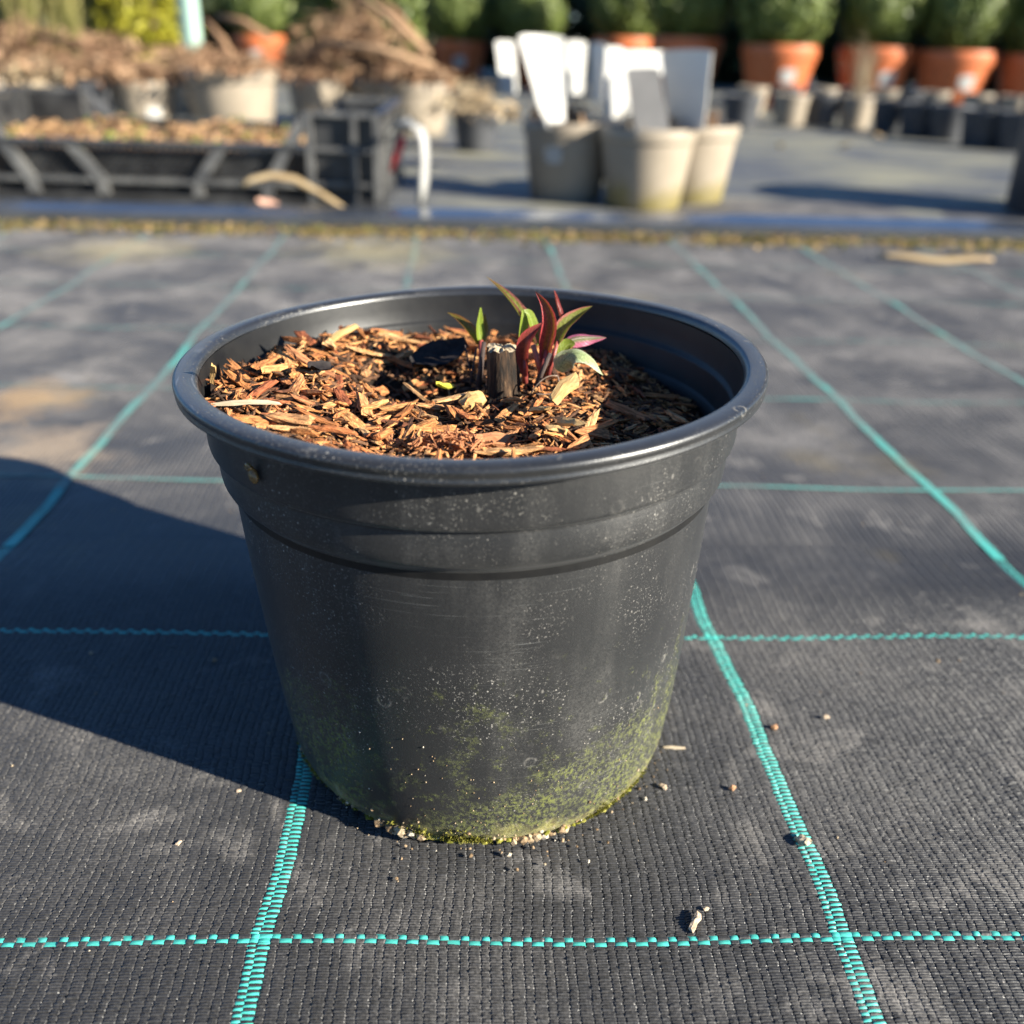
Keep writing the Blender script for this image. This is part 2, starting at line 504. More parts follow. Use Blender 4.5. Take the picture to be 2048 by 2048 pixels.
def pot_plastic(name='black_pot_plastic', fk=.8, algae=1.0, r0=.43, spec=.5):
    t = NT(name)
    tc = t.n('TexCoord'); v = tc.outputs['Object']
    sx = t.n('SeparateXYZ'); t.l(v, sx.inputs[0])
    zz = sx.outputs[2]
    base = t.ramp(t.noise(t.tex('Object', (1, 1, .35)), 60, 5, .6), [(.3, (.008, .0085, .0095)), (.7, (.014, .014, .0145))])
    # thin film of dried dust, patchy, with drip streaks
    film = t.ramp(t.noise(v, 17, 6, .68), [(.36, .015), (.52, .08), (.72, .24)])
    drip = t.ramp(t.noise(t.tex('Object', (1, 1, .06)), 95, 4, .6), [(.45, .25), (.66, 1.0)])
    grainf = t.ramp(t.noise(v, 1100, 3, .7), [(.36, .25), (.64, 1.0)])
    film = t.math('MULTIPLY', t.math('MULTIPLY', t.math('MULTIPLY', film, drip), grainf), fk)
    base = t.mix(film, base, (.33, .315, .285))
    # splashed grit of several sizes, some areas cleaner
    area = t.ramp(t.noise(v, 24, 4, .6), [(.42, .06), (.60, 1)])
    s1 = t.math('MULTIPLY', t.ramp(t.voro(v, 640), [(.0, 1), (.12, .9), (.24, 0)]), t.ramp(t.voro(v, 640, out='Color'), [(.66, 0), (.80, 1)]))
    s2 = t.math('MULTIPLY', t.ramp(t.voro(t.tex('Object', (1, 1, .6)), 230), [(.0, 1), (.08, .9), (.15, 0)]), t.ramp(t.voro(t.tex('Object', (1, 1, .6)), 230, out='Color'), [(.78, 0), (.90, 1)]))
    s3 = t.math('MULTIPLY', t.ramp(t.noise(v, 1500, 2), [(.60, 0), (.74, .6)]), area)
    # dried drop rings
    vd = t.voro(v, 95); vc = t.voro(v, 95, out='Color')
    ring = t.math('MULTIPLY', t.math('MULTIPLY', t.ramp(vd, [(.14, 0), (.20, .8), (.24, .25), (.27, 0)]), t.ramp(vc, [(.62, 0), (.70, .7)])), t.ramp(t.noise(v, 420, 3), [(.42, 0), (.58, 1)]))
    spk = t.math('MAXIMUM', t.math('MAXIMUM', t.math('MULTIPLY', t.math('MAXIMUM', s1, s2), area), s3), t.math('MULTIPLY', ring, .55))
    base = t.mix(t.math('MULTIPLY', spk, .7), base, (.42, .39, .34))
    # scuffs: fine near-horizontal scratches
    sc = t.ramp(t.noise(t.tex('Object', (9, 9, 900)), 3.2, 2, .5), [(.66, 0), (.70, .22), (.725, 0)])
    sca = t.ramp(t.noise(v, 18, 2), [(.52, 0), (.62, 1)])
    base = t.mix(t.math('MULTIPLY', sc, sca), base, (.42, .42, .40))
    # algae creeping up from the wet base in patches and single colonies
    up = t.math('MULTIPLY', zz, 1 / .085)
    an = t.math('ADD', t.math('MULTIPLY', t.noise(v, 26, 4, .6), .6), t.math('MULTIPLY', t.noise(v, 110, 5, .75), .4))
    alg = t.ramp(t.math('SUBTRACT', an, t.math('MULTIPLY', up, .27)), [(.36, 0), (.49, .85)])
    grain = t.ramp(t.noise(v, 620, 4, .75), [(.46, 0), (.60, 1)])
    algf = t.math('MULTIPLY', alg, grain)
    spots = t.math('MULTIPLY', t.ramp(t.noise(v, 210, 4, .7), [(.60, 0), (.68, .9)]), t.ramp(up, [(.55, 1), (1.35, .0)]))
    algf = t.math('MAXIMUM', algf, t.math('MULTIPLY', spots, grain))
    algf = t.math('MULTIPLY', algf, algae)
    base = t.mix(t.math('MULTIPLY', algf, .8), base, (.15, .165, .022))
    lowm = t.ramp(t.math('SUBTRACT', t.noise(v, 75, 6, .75), t.math('MULTIPLY', zz, 24)), [(.20, 0), (.42, .9)])
    base = t.mix(lowm, base, t.ramp(t.noise(v, 260, 4, .7), [(.35, (.12, .085, .04)), (.5, (.24, .22, .06)), (.66, (.36, .31, .18))]))
    t.col(base)
    t.set(rough=t.ramp(t.math('MAXIMUM', t.math('MAXIMUM', spk, algf), film), [(0, r0), (.35, .7), (1, .9)]), spec=spec, sheen=.05)
    h = t.math('ADD', t.math('MULTIPLY', t.noise(v, 1800, 2), .35), t.math('ADD', spk, t.math('ADD', algf, lowm)))
    t.set(normal=t.bump(h, .4, .0004))
    return t.m
M_POT_IN = simple('black_pot_inside', (.006, .006, .0065), (.012, .0115, .011), 90, .45, .15, .0003, .30)
M_POT = pot_plastic()
M_LIP = pot_plastic('black_lip_plastic', .35, 0.0, .34, .75)
pot = empty('plant_pot', (PX, PY, 0))
tag(pot, 'large black plastic plant pot with wide lip, mossy base, standing alone on the fabric', 'plant pot')
outer = [(.0560, .0035), (.0640, .0010), (.0664, .0012), (.0690, .0030), (.0708, .0058), (.0720, .0095), (.0732, .0180), (.0743, .0260), (.0765, .0480),
         (.0788, .0760), (.0800, .0920), (.0809, .1060), (.0811, .1110), (.0812, .1128), (.0813, .1134), (.0816, .1140), (.0830, .1155), (.0840, .1165), (.0845, .1176), (.0848, .1200), (.0850, .1268), (.0848, .1276),
         (.0851, .1280), (.0863, .1285), (.0870, .1292), (.0872, .1304), (.0875, .1440)]
mb = MB()
mb.lathe(outer, 160, fn=pot_shear)
body = mb.build('body', M_POT, pot, True)
lipp = [(.0874, .1448), (.0876, .1452), (.0905, .1455), (.0934, .1458), (.0942, .1459), (.0946, .1463), (.0947, .1470), (.0941, .1476), (.0944, .1482), (.0949, .1490), (.0949, .1499),
        (.0945, .1505), (.0937, .1509), (.0915, .1511), (.0895, .1510), (.0884, .1506), (.0878, .1498), (.0875, .1485)]
def lip_fn(x, y, z):
    th = math.atan2(y, x)
    return pot_shear(x, y, z + .00045 * math.sin(2 * th + .6) + .00025 * math.sin(5 * th))
mb = MB(); mb.lathe(lipp, 192, fn=lip_fn)
mb.build('lip', M_LIP, pot, True)
inner = [(.0875, .1485), (.0868, .1440), (.0860, .1395), (.0856, .1385), (.0850, .1380), (.0846, .1370), (.0838, .1290), (.0832, .1280), (.0826, .1275), (.0815, .1150), (.0800, .1000)]
mb = MB(); mb.lathe(inner[::-1], 160, fn=pot_shear)
mb.build('inner_wall', M_POT_IN, pot, True)
mb = MB(); mb.lathe([(.0560, .0035), (.03, .0040), (.001, .0042)], 48, fn=pot_shear)
mb.build('base', M_POT, pot)

# ---------------------------------------------------------------- compost and wood chips
TCX, TCY = PX + PTX * .14, PY            # pot axis at soil level
def vnoise(x, y, s=1.0):
    return (np.sin(x * 173 * s + 1.3 * np.sin(y * 121 * s)) + np.sin(y * 211 * s + 1.7 * np.sin(x * 97 * s + 2)) + .5 * np.sin((x + y) * 409 * s) + .5 * np.sin((x - y) * 377 * s + 1)) / 3
def soil_z(x, y):
    dx, dy = x - TCX, y - TCY
    r = np.hypot(dx, dy)
    z = .1335 + .0016 * vnoise(x, y)
    z = z + .0065 * ss(-.015, -.07, dx)                       # heaped on the left
    z = z + .0035 * ss(-.025, -.07, dy)
    z = z - .0055 * ss(.030, .066, dx - .25 * dy)            # sunken on the right
    z = z - .0105 * np.exp(-(((dx + .022) / .021) ** 2 + ((dy - .018) / .017) ** 2))   # hollow left of the stub
    z = z - .004 * ss(.07, .085, r) * (dy > 0)
    return z
M_SOIL = simple('peat', (.010, .007, .005), (.035, .022, .014), 260, .95, .9, .003, .2)
mb = MB()
nr, nt = 46, 120
vs = [(TCX, TCY, float(soil_z(TCX, TCY)))]
for i in range(1, nr + 1):
    for k in range(nt):
        th = 2 * math.pi * k / nt; r = .0846 * i / nr
        x, y = TCX + r * math.cos(th), TCY + r * math.sin(th)
        vs.append((x, y, float(soil_z(x, y)) + random.gauss(0, .0007)))
fs = [(0, 1 + k, 1 + (k + 1) % nt) for k in range(nt)]
for i in range(nr - 1):
    for k in range(nt):
        a0 = 1 + i * nt
        fs.append((a0 + k, a0 + nt + k, a0 + nt + (k + 1) % nt, a0 + (k + 1) % nt))
mb.add(vs, fs)
so = mb.build('compost', M_SOIL)
tag(so, 'dark crumbly compost filling the big black pot', 'compost', kind='stuff')

CHIP_STOPS = [(0, (.16, .06, .022)), (.10, (.36, .135, .045)), (.28, (.52, .22, .075)), (.46, (.58, .29, .11)), (.62, (.44, .14, .048)), (.80, (.60, .35, .155)), (.90, (.32, .095, .04)), (1, (.07, .035, .02))]
M_CHIP = island_mat('wood_chip', CHIP_STOPS, .8, (260, 1400, 1400), .9, 0.0, .2, 1.0, .001, (.35, 1.25))
M_CHIPD = island_mat('dark_chip', [(0, (.035, .02, .013)), (.5, (.09, .045, .025)), (1, (.16, .08, .04))], .85, (260, 1400, 1400), .9, 0, .2, .7, .0005)

def chip_shape(L, W, T, seed):
    """splintered shard, long axis X, ragged ends, slightly bent; about 40 triangles"""
    r = random.Random(seed)
    n = 5
    bend = r.uniform(-.18, .18) * L; tw = r.uniform(-.5, .5)
    rings = []
    for i in range(n):
        u = i / (n - 1)
        prof = r.uniform(.78, 1.1) if 0 < i < n - 1 else r.uniform(.45, 1.0)
        w = W * prof / 2; t = T * r.uniform(.7, 1.1) * (1 if 0 < i < n - 1 else .6) / 2
        a = tw * (u - .5)
        cx = (u - .5) * L; cz = bend * ((u - .5) ** 2 - .1) * 1.2
        off = r.uniform(-.12, .12) * W
        ring = []
        for (sy, sz) in ((-1, -1), (1, -.8), (1.0, .7), (.1, 1.25), (-1, .8)):
            yy = sy * w * r.uniform(.85, 1.1) + off; zz_ = sz * t * r.uniform(.8, 1.2)
            xx = cx + (r.uniform(-.13, .13) * L if i in (0, n - 1) else r.uniform(-.03, .03) * L)
            ring.append((xx, yy * math.cos(a) - zz_ * math.sin(a), yy * math.sin(a) + zz_ * math.cos(a) + cz))
        rings.append(ring)
    vs = [q for rg in rings for q in rg]
    fs = []
    for i in range(n - 1):
        for k in range(5):
            fs.append((i * 5 + k, i * 5 + (k + 1) % 5, (i + 1) * 5 + (k + 1) % 5, (i + 1) * 5 + k))
    fs.append((4, 3, 2, 1, 0)); fs.append(tuple(range((n - 1) * 5, n * 5)))
    return vs, fs

def chip_pose(x, y, lift, tilt=.45):
    e = .002
    z = float(soil_z(x, y))
    nx_ = -(float(soil_z(x + e, y)) - float(soil_z(x - e, y))) / (2 * e)
    ny_ = -(float(soil_z(x, y + e)) - float(soil_z(x, y - e))) / (2 * e)
    nrm = Vector((nx_ * .7, ny_ * .7, 1)).normalized()
    q = Vector((0, 0, 1)).rotation_difference(nrm) @ Quaternion((0, 0, 1), random.uniform(0, 2 * math.pi)) @ Quaternion((0, 1, 0), random.gauss(0, tilt * .5)) @ Quaternion((1, 0, 0), random.gauss(0, tilt))
    return Vector((x, y, z + lift)), q

def rand_in_pot(rmax=.0815):
    while True:
        x, y = random.uniform(-rmax, rmax), random.uniform(-rmax, rmax)
        if x * x + y * y < rmax * rmax: return x + TCX, y + TCY
def hollow(x, y):
    dx, dy = x - TCX, y - TCY
    return math.exp(-(((dx + .020) / .023) ** 2 + ((dy - .014) / .019) ** 2))
def keep(x, y):
    dx, dy = x - TCX, y - TCY
    p_ = 1 - .93 * hollow(x, y)
    if dx > .035: p_ *= .55
    if abs(dx - .004) < .03 and dy < -.045: p_ *= .75
    return random.random() < p_

variants = []
for i in range(16):
    L = [.0055, .007, .009, .0105, .0125, .0155][i % 6] * random.uniform(.85, 1.15)
    W = L * random.uniform(.12, .24) if i % 4 else L * random.uniform(.28, .42)
    T = random.uniform(.0007, .0018)
    vs, fs = chip_shape(L, W, T, 100 + i)
    m_ = MB(); m_.add(vs, fs); variants.append((L, m_.mesh('wood_chip', M_CHIP), vs, fs))
# small stuff underneath, one mass
mb, mbd = MB(), MB()
for i in range(5600):
    x, y = rand_in_pot(.0832)
    h_ = hollow(x, y)
    if random.random() < h_ * .8: continue
    vs, fs = chip_shape(random.uniform(.0020, .0090), random.uniform(.0004, .0015), random.uniform(.0003, .0009), 1000 + i)
    loc, q = chip_pose(x, y, random.uniform(.0003, .0018), .55)
    dark = random.random() < .37 + .6 * h_
    (mbd if dark else mb).add([loc + q @ Vector(v_) for v_ in vs], fs)
o = mb.build('wood_shreds', M_CHIP); tag(o, 'fine orange brown wood shreds scattered between the larger chips', 'wood shreds', kind='stuff')
o = mbd.build('dark_shreds', M_CHIPD); tag(o, 'dark damp bark crumbs and fibres mixed into the compost', 'bark crumbs', kind='stuff')
# the larger chips, each its own thing
cnt = 0
while cnt < 300:
    x, y = rand_in_pot(.0795)
    if not keep(x, y): continue
    if math.hypot(x + .0045, y - .3062) < .0095: continue
    L, me, vs, fs = random.choice(variants)
    if math.hypot(x - TCX, y - TCY) > .083 - L * .45: continue
    loc, q = chip_pose(x, y, random.uniform(.0012, .0042), .34)
    c = link('wood_chip', me)
    c.rotation_mode = 'QUATERNION'; c.location = loc; c.rotation_quaternion = q
    s_ = random.uniform(.85, 1.2); c.scale = (s_, s_, s_)
    tag(c, 'orange tan splintered wood chip lying on the compost in the black pot', 'wood chip', 'wood chips mulching the pot')
    cnt += 1

# chips that stand out
def big_chip(px_, py_, zz_, L, W, T, ang, tilt, roll, label, mat, seed, cat='wood chip', name='wood_chip'):
    vs, fs = chip_shape(L, W, T, seed)
    m_ = MB(); m_.add(vs, fs)
    o = m_.build(name, mat)
    o.location = on(px_, py_, zz_)
    o.rotation_mode = 'QUATERNION'
    o.rotation_quaternion = Quaternion((0, 0, 1), ang) @ Quaternion((0, 1, 0), tilt) @ Quaternion((1, 0, 0), roll)
    tag(o, label, cat)
    return o
M_PALE = simple('pale_chip', (.42, .24, .085), (.56, .36, .15), 900, .8, .6, .0006, .3, (.12, 1, 1))
M_STRAW = simple('straw', (.34, .27, .18), (.50, .41, .29), 700, .6, .4, .0004, .4, (.1, 1, 1))
M_RED = simple('red_chip', (.34, .13, .055), (.46, .20, .09), 800, .85, .8, .0006, .3, (.12, 1, 1))
big_chip(1112, 858, .1435, .0155, .0058, .0016, 1.50, .35, .2, 'flat yellow wood chip leaning against the front rim below the leaves', M_PALE, 5001)
big_chip(1140, 845, .1430, .0150, .0036, .0014, 1.95, .30, -.3, 'narrow tan wood chip beside the flat yellow chip near the front rim', M_PALE, 5002)
big_chip(1080, 818, .1440, .0120, .0040, .0014, 2.05, .40, .1, 'tan wood chip just right of the cut stub, leaning forward', M_PALE, 5003)
big_chip(1130, 775, .1450, .0125, .0055, .0020, .95, -.35, .2, 'broad pale wood chip under the arching pale leaf', M_PALE, 5004)
big_chip(500, 805, .1440, .0200, .0014, .0012, .18, .02, .1, 'thin whitish straw lying on the chips at the left rim', M_STRAW, 5005, 'straw', 'straw')
big_chip(945, 800, .1370, .0075, .0048, .0024, .5, -.3, .5, 'chunky orange chip standing left of the cut stub', M_PALE, 5006)
big_chip(680, 668, .1440, .0135, .0030, .0016, .75, -.30, .3, 'long tan chip jutting from the mulch at the back left', M_PALE, 5007)
big_chip(425, 745, .1490, .0120, .0018, .0014, 2.0, .75, .2, 'thin tan sliver sticking up at the left rim', M_PALE, 5008)
big_chip(985, 880, .1395, .0110, .0048, .0024, .3, .1, .5, 'rough reddish bark lump at the front rim', M_RED, 5009)
# shredded fibre lump at the front
mb = MB()
cl = on(890, 884, .1400)
for i in range(150):
    a_ = random.uniform(0, 6.28); r_ = abs(random.gauss(0, .0045))
    q0 = cl + Vector((r_ * math.cos(a_) * 1.5, r_ * math.sin(a_) * .8, random.uniform(-.002, .0032) * math.exp(-(r_ / .006) ** 2)))
    d_ = Vector((random.gauss(0, 1), random.gauss(0, 1), random.gauss(0, .6))).normalized() * random.uniform(.0012, .003)
    k_ = Vector((random.gauss(0, .0006), random.gauss(0, .0006), random.gauss(.0004, .0005)))
    mb.tube([q0 - d_, q0 + k_, q0 + d_], [.0002, .00035, .00015], 4)
o = mb.build('fibre_lump', M_RED); tag(o, 'matted lump of reddish bark fibres behind the front rim', 'bark fibre')

# ---------------------------------------------------------------- the plant
YP = .3075
plant = empty('young_plant', on(1020, 800, .138))
PL0 = Vector(plant.location)
tag(plant, 'sprouting perennial with pointed red and green leaves around a cut woody stub', 'plant')
def bark_mat():
    t = NT('stub_bark')
    v = t.tex('Object', (1, 1, .05))
    n = t.noise(v, 900, 4, .7); big = t.noise(t.tex('Object', (1, 1, .25)), 160, 3, .6)
    c = t.ramp(t.mix(.6, n, big), [(.44, (.010, .007, .005)), (.55, (.05, .028, .015)), (.68, (.27, .165, .085))])
    t.col(c); t.set(rough=.85, spec=.25, normal=t.bump(n, .9, .0008)); return t.m
M_STUB = bark_mat()
M_CUT = simple('cut_wood', (.34, .25, .15), (.58, .46, .31), 900, .9, .9, .0008, .2)
# cut stub
sb0, sb1 = at(1008, 812, YP), at(1004, 696, YP + .003)
def stub_ring(c, r, ph):
    out = []
    for k in range(26):
        th = 2 * math.pi * k / 26
        rr = r * (1 + .07 * math.sin(3 * th + 1) + .06 * math.sin(7 * th + ph * .4) + (.05 if k % 3 == 0 else -.03))
        out.append(c + Vector((rr * math.cos(th), rr * math.sin(th), 0)))
    return out
vs, fs = [], []
for i in range(8):
    u = i / 7
    c = sb0.lerp(sb1, u)
    ring = stub_ring(c, .0054 - .0004 * u + .0008 * max(0, .2 - u), u)
    if i == 7: ring = [q + Vector((0, 0, .0005 * math.sin(k * 1.9) + .0004 * math.sin(k * .7))) for k, q in enumerate(ring)]
    vs += ring
for i in range(7):
    for k in range(26): fs.append((i * 26 + k, i * 26 + (k + 1) % 26, (i + 1) * 26 + (k + 1) % 26, (i + 1) * 26 + k))
def local(vs_, o_): return [Vector(q) - Vector(o_) for q in vs_]
mb = MB(); mb.add(local(vs, PL0), fs); stub = mb.build('cut_stub', M_STUB, plant)
top = vs[-26:]
tv = list(top); cen = sum(top, Vector()) / 26
ring2 = [cen + (q - cen) * .55 + Vector((0, 0, random.uniform(-.0004, .0012))) for q in top]
tv += ring2 + [cen + Vector((0, 0, .0003))]
tf = []
for k in range(26):
    tf.append((k, (k + 1) % 26, 26 + (k + 1) % 26, 26 + k)); tf.append((26 + k, 26 + (k + 1) % 26, 52))
mb = MB(); mb.add(local(tv, PL0), tf); ct = mb.build('cut_face', M_CUT, stub)
ct['label'] = 'pale rough sawn top of the stub'

def leaf_mat(name, inner, edge, vein, e0=.62, e1=.92, trans=.35, rough=.42, back=None):
    t = NT(name)
    tc = t.n('TexCoord'); sx = t.n('SeparateXYZ'); t.l(tc.outputs['UV'], sx.inputs[0])
    ac = t.math('MULTIPLY', t.math('ABSOLUTE', t.math('SUBTRACT', sx.outputs[0], .5)), 2)
    nz = t.noise(t.tex('UV', (3, 6, 1)), 3, 4, .6)
    acn = t.math('ADD', ac, t.math('MULTIPLY', t.math('SUBTRACT', nz, .5), .5))
    c = t.mix(t.ramp(acn, [(e0, 0), (e1, 1)]), inner, edge)
    vs_ = t.math('SINE', t.math('MULTIPLY', t.math('SUBTRACT', t.math('MULTIPLY', sx.outputs[1], 9), t.math('MULTIPLY', ac, 2.2)), 6.283))
    vm = t.math('MAXIMUM', t.ramp(vs_, [(.92, 0), (1, .10)]), t.ramp(ac, [(.03, .8), (.09, 0)]))
    c = t.mix(vm, c, vein)
    blem = t.ramp(t.noise(t.tex('UV', (5, 9, 1)), 3.5, 5, .7), [(.42, .55), (.6, 1.1)])
    c = t.mix(1.0, c, blem, 'MULTIPLY')
    if back is not None:
        ge = t.n('NewGeometry'); c = t.mix(ge.outputs['Backfacing'], c, back)
    t.col(c); t.set(rough=rough, spec=.5, normal=t.bump(t.math('ADD', t.math('MULTIPLY', vs_, -.5), t.noise(t.tex('UV', (20, 40, 1)), 3, 3)), .18, .0003))
    t.translucent(c, trans)
    return t.m
M_LRED = leaf_mat('leaf_red', (.24, .10, .02), (.36, .045, .045), (.42, .10, .08), .2, .6, .32)
M_LDRED = leaf_mat('leaf_dark_red', (.20, .035, .022), (.32, .050, .045), (.34, .08, .06), .3, .9, .32)
M_LGRN = leaf_mat('leaf_green', (.24, .32, .035), (.30, .36, .05), (.42, .50, .14), .5, 1.0, .45)
M_LGR = leaf_mat('leaf_green_red_margin', (.19, .20, .028), (.42, .14, .11), (.34, .30, .08), .55, .80, .35)
M_LPALE = leaf_mat('leaf_pale', (.42, .50, .22), (.56, .60, .38), (.28, .38, .14), .6, 1.0, .25, .5, (.13, .055, .02))
M_LMAG = leaf_mat('leaf_magenta', (.16, .20, .07), (.50, .13, .20), (.60, .42, .42), .2, .55, .25, .35)
M_LBRN = leaf_mat('leaf_olive_brown', (.17, .13, .02), (.26, .11, .025), (.30, .26, .06), .4, .8, .4)
M_PINK = simple('petiole_pink', (.42, .14, .11), (.55, .24, .17), 400, .45, .2, .0003, .5, trans=.2)
M_LSTEM = simple('petiole_red', (.24, .045, .04), (.34, .08, .06), 400, .45, .2, .0003, .5, trans=.2)

def leaf(pts, width, face, fold=.35, mat=M_LRED, wprof=None, twist=0.0, name='leaf', label=None, nseg=14, ncross=6):
    """pts: centre line; face: vector the upper side looks at; fold: V fold depth"""
    pts = [Vector(q) for q in pts]
    # catmull-rom resample
    P = [pts[0] * 2 - pts[1]] + pts + [pts[-1] * 2 - pts[-2]]
    cl_ = []
    for i in range(nseg + 1):
        u = i / nseg * (len(pts) - 1); k = min(int(u), len(pts) - 2); t = u - k
        a, b, c, d = P[k], P[k + 1], P[k + 2], P[k + 3]
        cl_.append(.5 * ((2 * b) + (c - a) * t + (2 * a - 5 * b + 4 * c - d) * t * t + (3 * b - a - 3 * c + d) * t ** 3))
    V, UV, Q = [], [], []
    for i, q in enumerate(cl_):
        v = i / nseg
        t = (cl_[min(i + 1, nseg)] - cl_[max(i - 1, 0)]).normalized()
        f = Vector(face); f = (f - t * f.dot(t)).normalized()
        s = t.cross(f).normalized()
        if twist:
            R_ = Quaternion(t, twist * v); s = R_ @ s; f = R_ @ f
        w = .88 * width * (wprof(v) if wprof else (max(0.0, math.sin(math.pi * (v * .93 + .035) ** .75)) ** .8)) * .5 + .00008
        for j in range(ncross + 1):
            c_ = j / ncross * 2 - 1
            wob = .05 * width * math.sin(v * 17 + j * 1.3) * abs(c_)
            V.append(q + s * (c_ * w) * math.cos(fold * abs(c_)) + f * (abs(c_) * w * math.sin(fold) * 1.0 + wob * .25) - PL0)
            UV.append((j / ncross, v))
    n = ncross + 1
    for i in range(nseg):
        for j in range(ncross): Q.append((i * n + j, i * n + j + 1, (i + 1) * n + j + 1, (i + 1) * n + j))
    o = link(name, np_mesh(name, [tuple(q) for q in V], Q, mat, True, UV), plant)
    if label: o['label'] = label
    return o
CAMF = Vector((0, -1, .45))
tip = lambda v: (max(0, math.sin(math.pi * min(1, (v * .97 + .03)) ** .62)) ** .9)
leaf([at(1072, 690, 0.3240), at(1050, 650, 0.3260), at(1018, 600, 0.3290), at(973, 553, 0.3330)], .0085, (.9, -.5, .4), .9, M_LGR, tip, label='long red edged green leaf pointing up left')
leaf([at(1046, 700, 0.3190), at(1044, 668, 0.3180), at(1046, 640, 0.3170), at(1045, 620, 0.3170)], .0047, (.6, -1, .2), .5, M_LGRN, label='small bright green leaf')
leaf([at(1075, 690, 0.3250), at(1068, 660, 0.3250), at(1058, 630, 0.3240), at(1046, 622, 0.3230)], .0050, (.8, -.8, .3), .3, M_LGRN)
leaf([at(1086, 748, 0.3155), at(1094, 700, 0.3155), at(1104, 650, 0.3155), at(1094, 612, 0.3160), at(1071, 583, 0.3170)], .0090, (-.35, -1, .25), .85, M_LRED, lambda v: .15 * (1 - v) + .98 * (max(0, math.sin(math.pi * (max(0, v - .08) / .92) ** .8)) ** 1.0) * (1 - .1 * v), label='tall dark red leaf in the middle')
leaf([at(1110, 690, 0.3230), at(1119, 640, 0.3240), at(1112, 605, 0.3250), at(1108, 581, 0.3250)], .0036, (1, -.5, .2), .8, M_LDRED, label='narrow red leaf on edge')
leaf([at(1112, 690, 0.3210), at(1130, 655, 0.3220), at(1158, 630, 0.3240), at(1185, 612, 0.3250)], .0080, (-.25, -.8, .75), .75, M_LGR, tip, label='green leaf with pink margin pointing right')
leaf([at(1052, 752, 0.3105), at(1048, 715, 0.3095), at(1053, 682, 0.3085), at(1068, 662, 0.3090), at(1086, 645, 0.3100)], .0064, (-.4, -1, .35), .65, M_LDRED, lambda v: .26 * (1 - v) + .9 * (max(0, math.sin(math.pi * v ** .85)) ** .95), label='dark red leaf curling over in front')
leaf([at(1116, 742, 0.3120), at(1132, 716, 0.3110), at(1155, 706, 0.3100), at(1182, 720, 0.3080), at(1206, 750, 0.3070)], .0105, (.35, -.45, 1), -.35, M_LPALE, tip, label='pale green leaf arching down to the right')
leaf([at(1118, 735, 0.3180), at(1125, 705, 0.3190), at(1136, 690, 0.3200), at(1150, 688, 0.3195)], .0068, (-.2, -.9, .5), .4, M_LGRN, label='rounded green leaf')
leaf([at(1134, 682, 0.3230), at(1158, 676, 0.3240), at(1185, 675, 0.3250), at(1213, 675, 0.3250)], .0072, (.15, -.55, .8), -.5, M_LMAG, tip, label='magenta and white leaf lying to the right')
leaf([at(962, 690, 0.3290), at(958, 655, 0.3290), at(961, 615, 0.3280)], .0042, (.7, -.8, .2), .35, M_LGRN, label='bright green shoot tip at the left')
leaf([at(968, 690, 0.3300), at(975, 660, 0.3310), at(970, 628, 0.3320)], .0050, (-.8, -.6, .2), .5, M_LBRN)
leaf([at(958, 690, 0.3290), at(940, 663, 0.3300), at(918, 640, 0.3320), at(895, 625, 0.3340)], .0055, (.3, -.6, .8), .6, M_LBRN, tip, label='olive brown leaf pointing left')
def petiole(name, a, b, r0, r1, mat, lab=None, bow=(0, 0, 0)):
    mid = (a + b) / 2 + Vector(bow)
    mb = MB(); mb.tube([a - PL0, mid - PL0, b - PL0], [r0, (r0 + r1) / 2, r1], 10)
    o = mb.build(name, mat, plant, True)
    if lab: o['label'] = lab
petiole('petiole', at(1082, 745, 0.3155), at(1066, 690, 0.3170), .0011, .0009, M_PINK, 'thick pink leaf stalk')
petiole('petiole', at(1078, 762, 0.3150), at(1093, 700, 0.3150), .0012, .0008, M_LSTEM)
petiole('petiole', at(1096, 752, 0.3170), at(1116, 680, 0.3200), .0009, .0007, M_LSTEM)
petiole('petiole', at(1050, 765, 0.3115), at(1050, 720, 0.3095), .0011, .0008, M_LSTEM)
petiole('petiole', at(962, 730, 0.3270), at(962, 680, 0.3280), .0010, .0008, M_LSTEM)
M_DEAD = simple('dead_stem', (.035, .024, .022), (.09, .065, .055), 500, .85, .5, .0005, .3, (1, 1, .1))
petiole('dead_stem', at(957, 775, .3175), at(968, 684, .3205), .0011, .0008, M_DEAD, 'dark dead stem behind the stub')
petiole('dead_stem', at(940, 770, .312), at(953, 695, .315), .0004, .0003, M_DEAD)
petiole('dead_stem', at(945, 765, .313), at(930, 690, .318), .0004, .0002, M_DEAD)
petiole('dead_stem', at(1072, 772, .3055), at(1100, 707, .3045), .0010, .0007, M_DEAD, 'broken thin dark twig in front of the red leaves')
# wiry root loops by the stub
M_ROOT = simple('wiry_root', (.10, .065, .045), (.26, .19, .14), 400, .7, .3, .0003)
mb = MB()
for a_, b_, c_ in (((1060, 790, .302), (1085, 745, .301), (1115, 752, .303)), ((1115, 752, .303), (1124, 770, .301), (1108, 800, .300)), ((1072, 788, .301), (1090, 790, .300), (1122, 786, .301))):
    A_, B_, C_ = at(*a_), at(*b_), at(*c_)
    mb.tube([(A_ * (1 - t) ** 2 + B_ * 2 * t * (1 - t) + C_ * t * t) - PL0 for t in np.linspace(0, 1, 9)], .00025, 5)
mb.build('wiry_root', M_ROOT, plant, True)
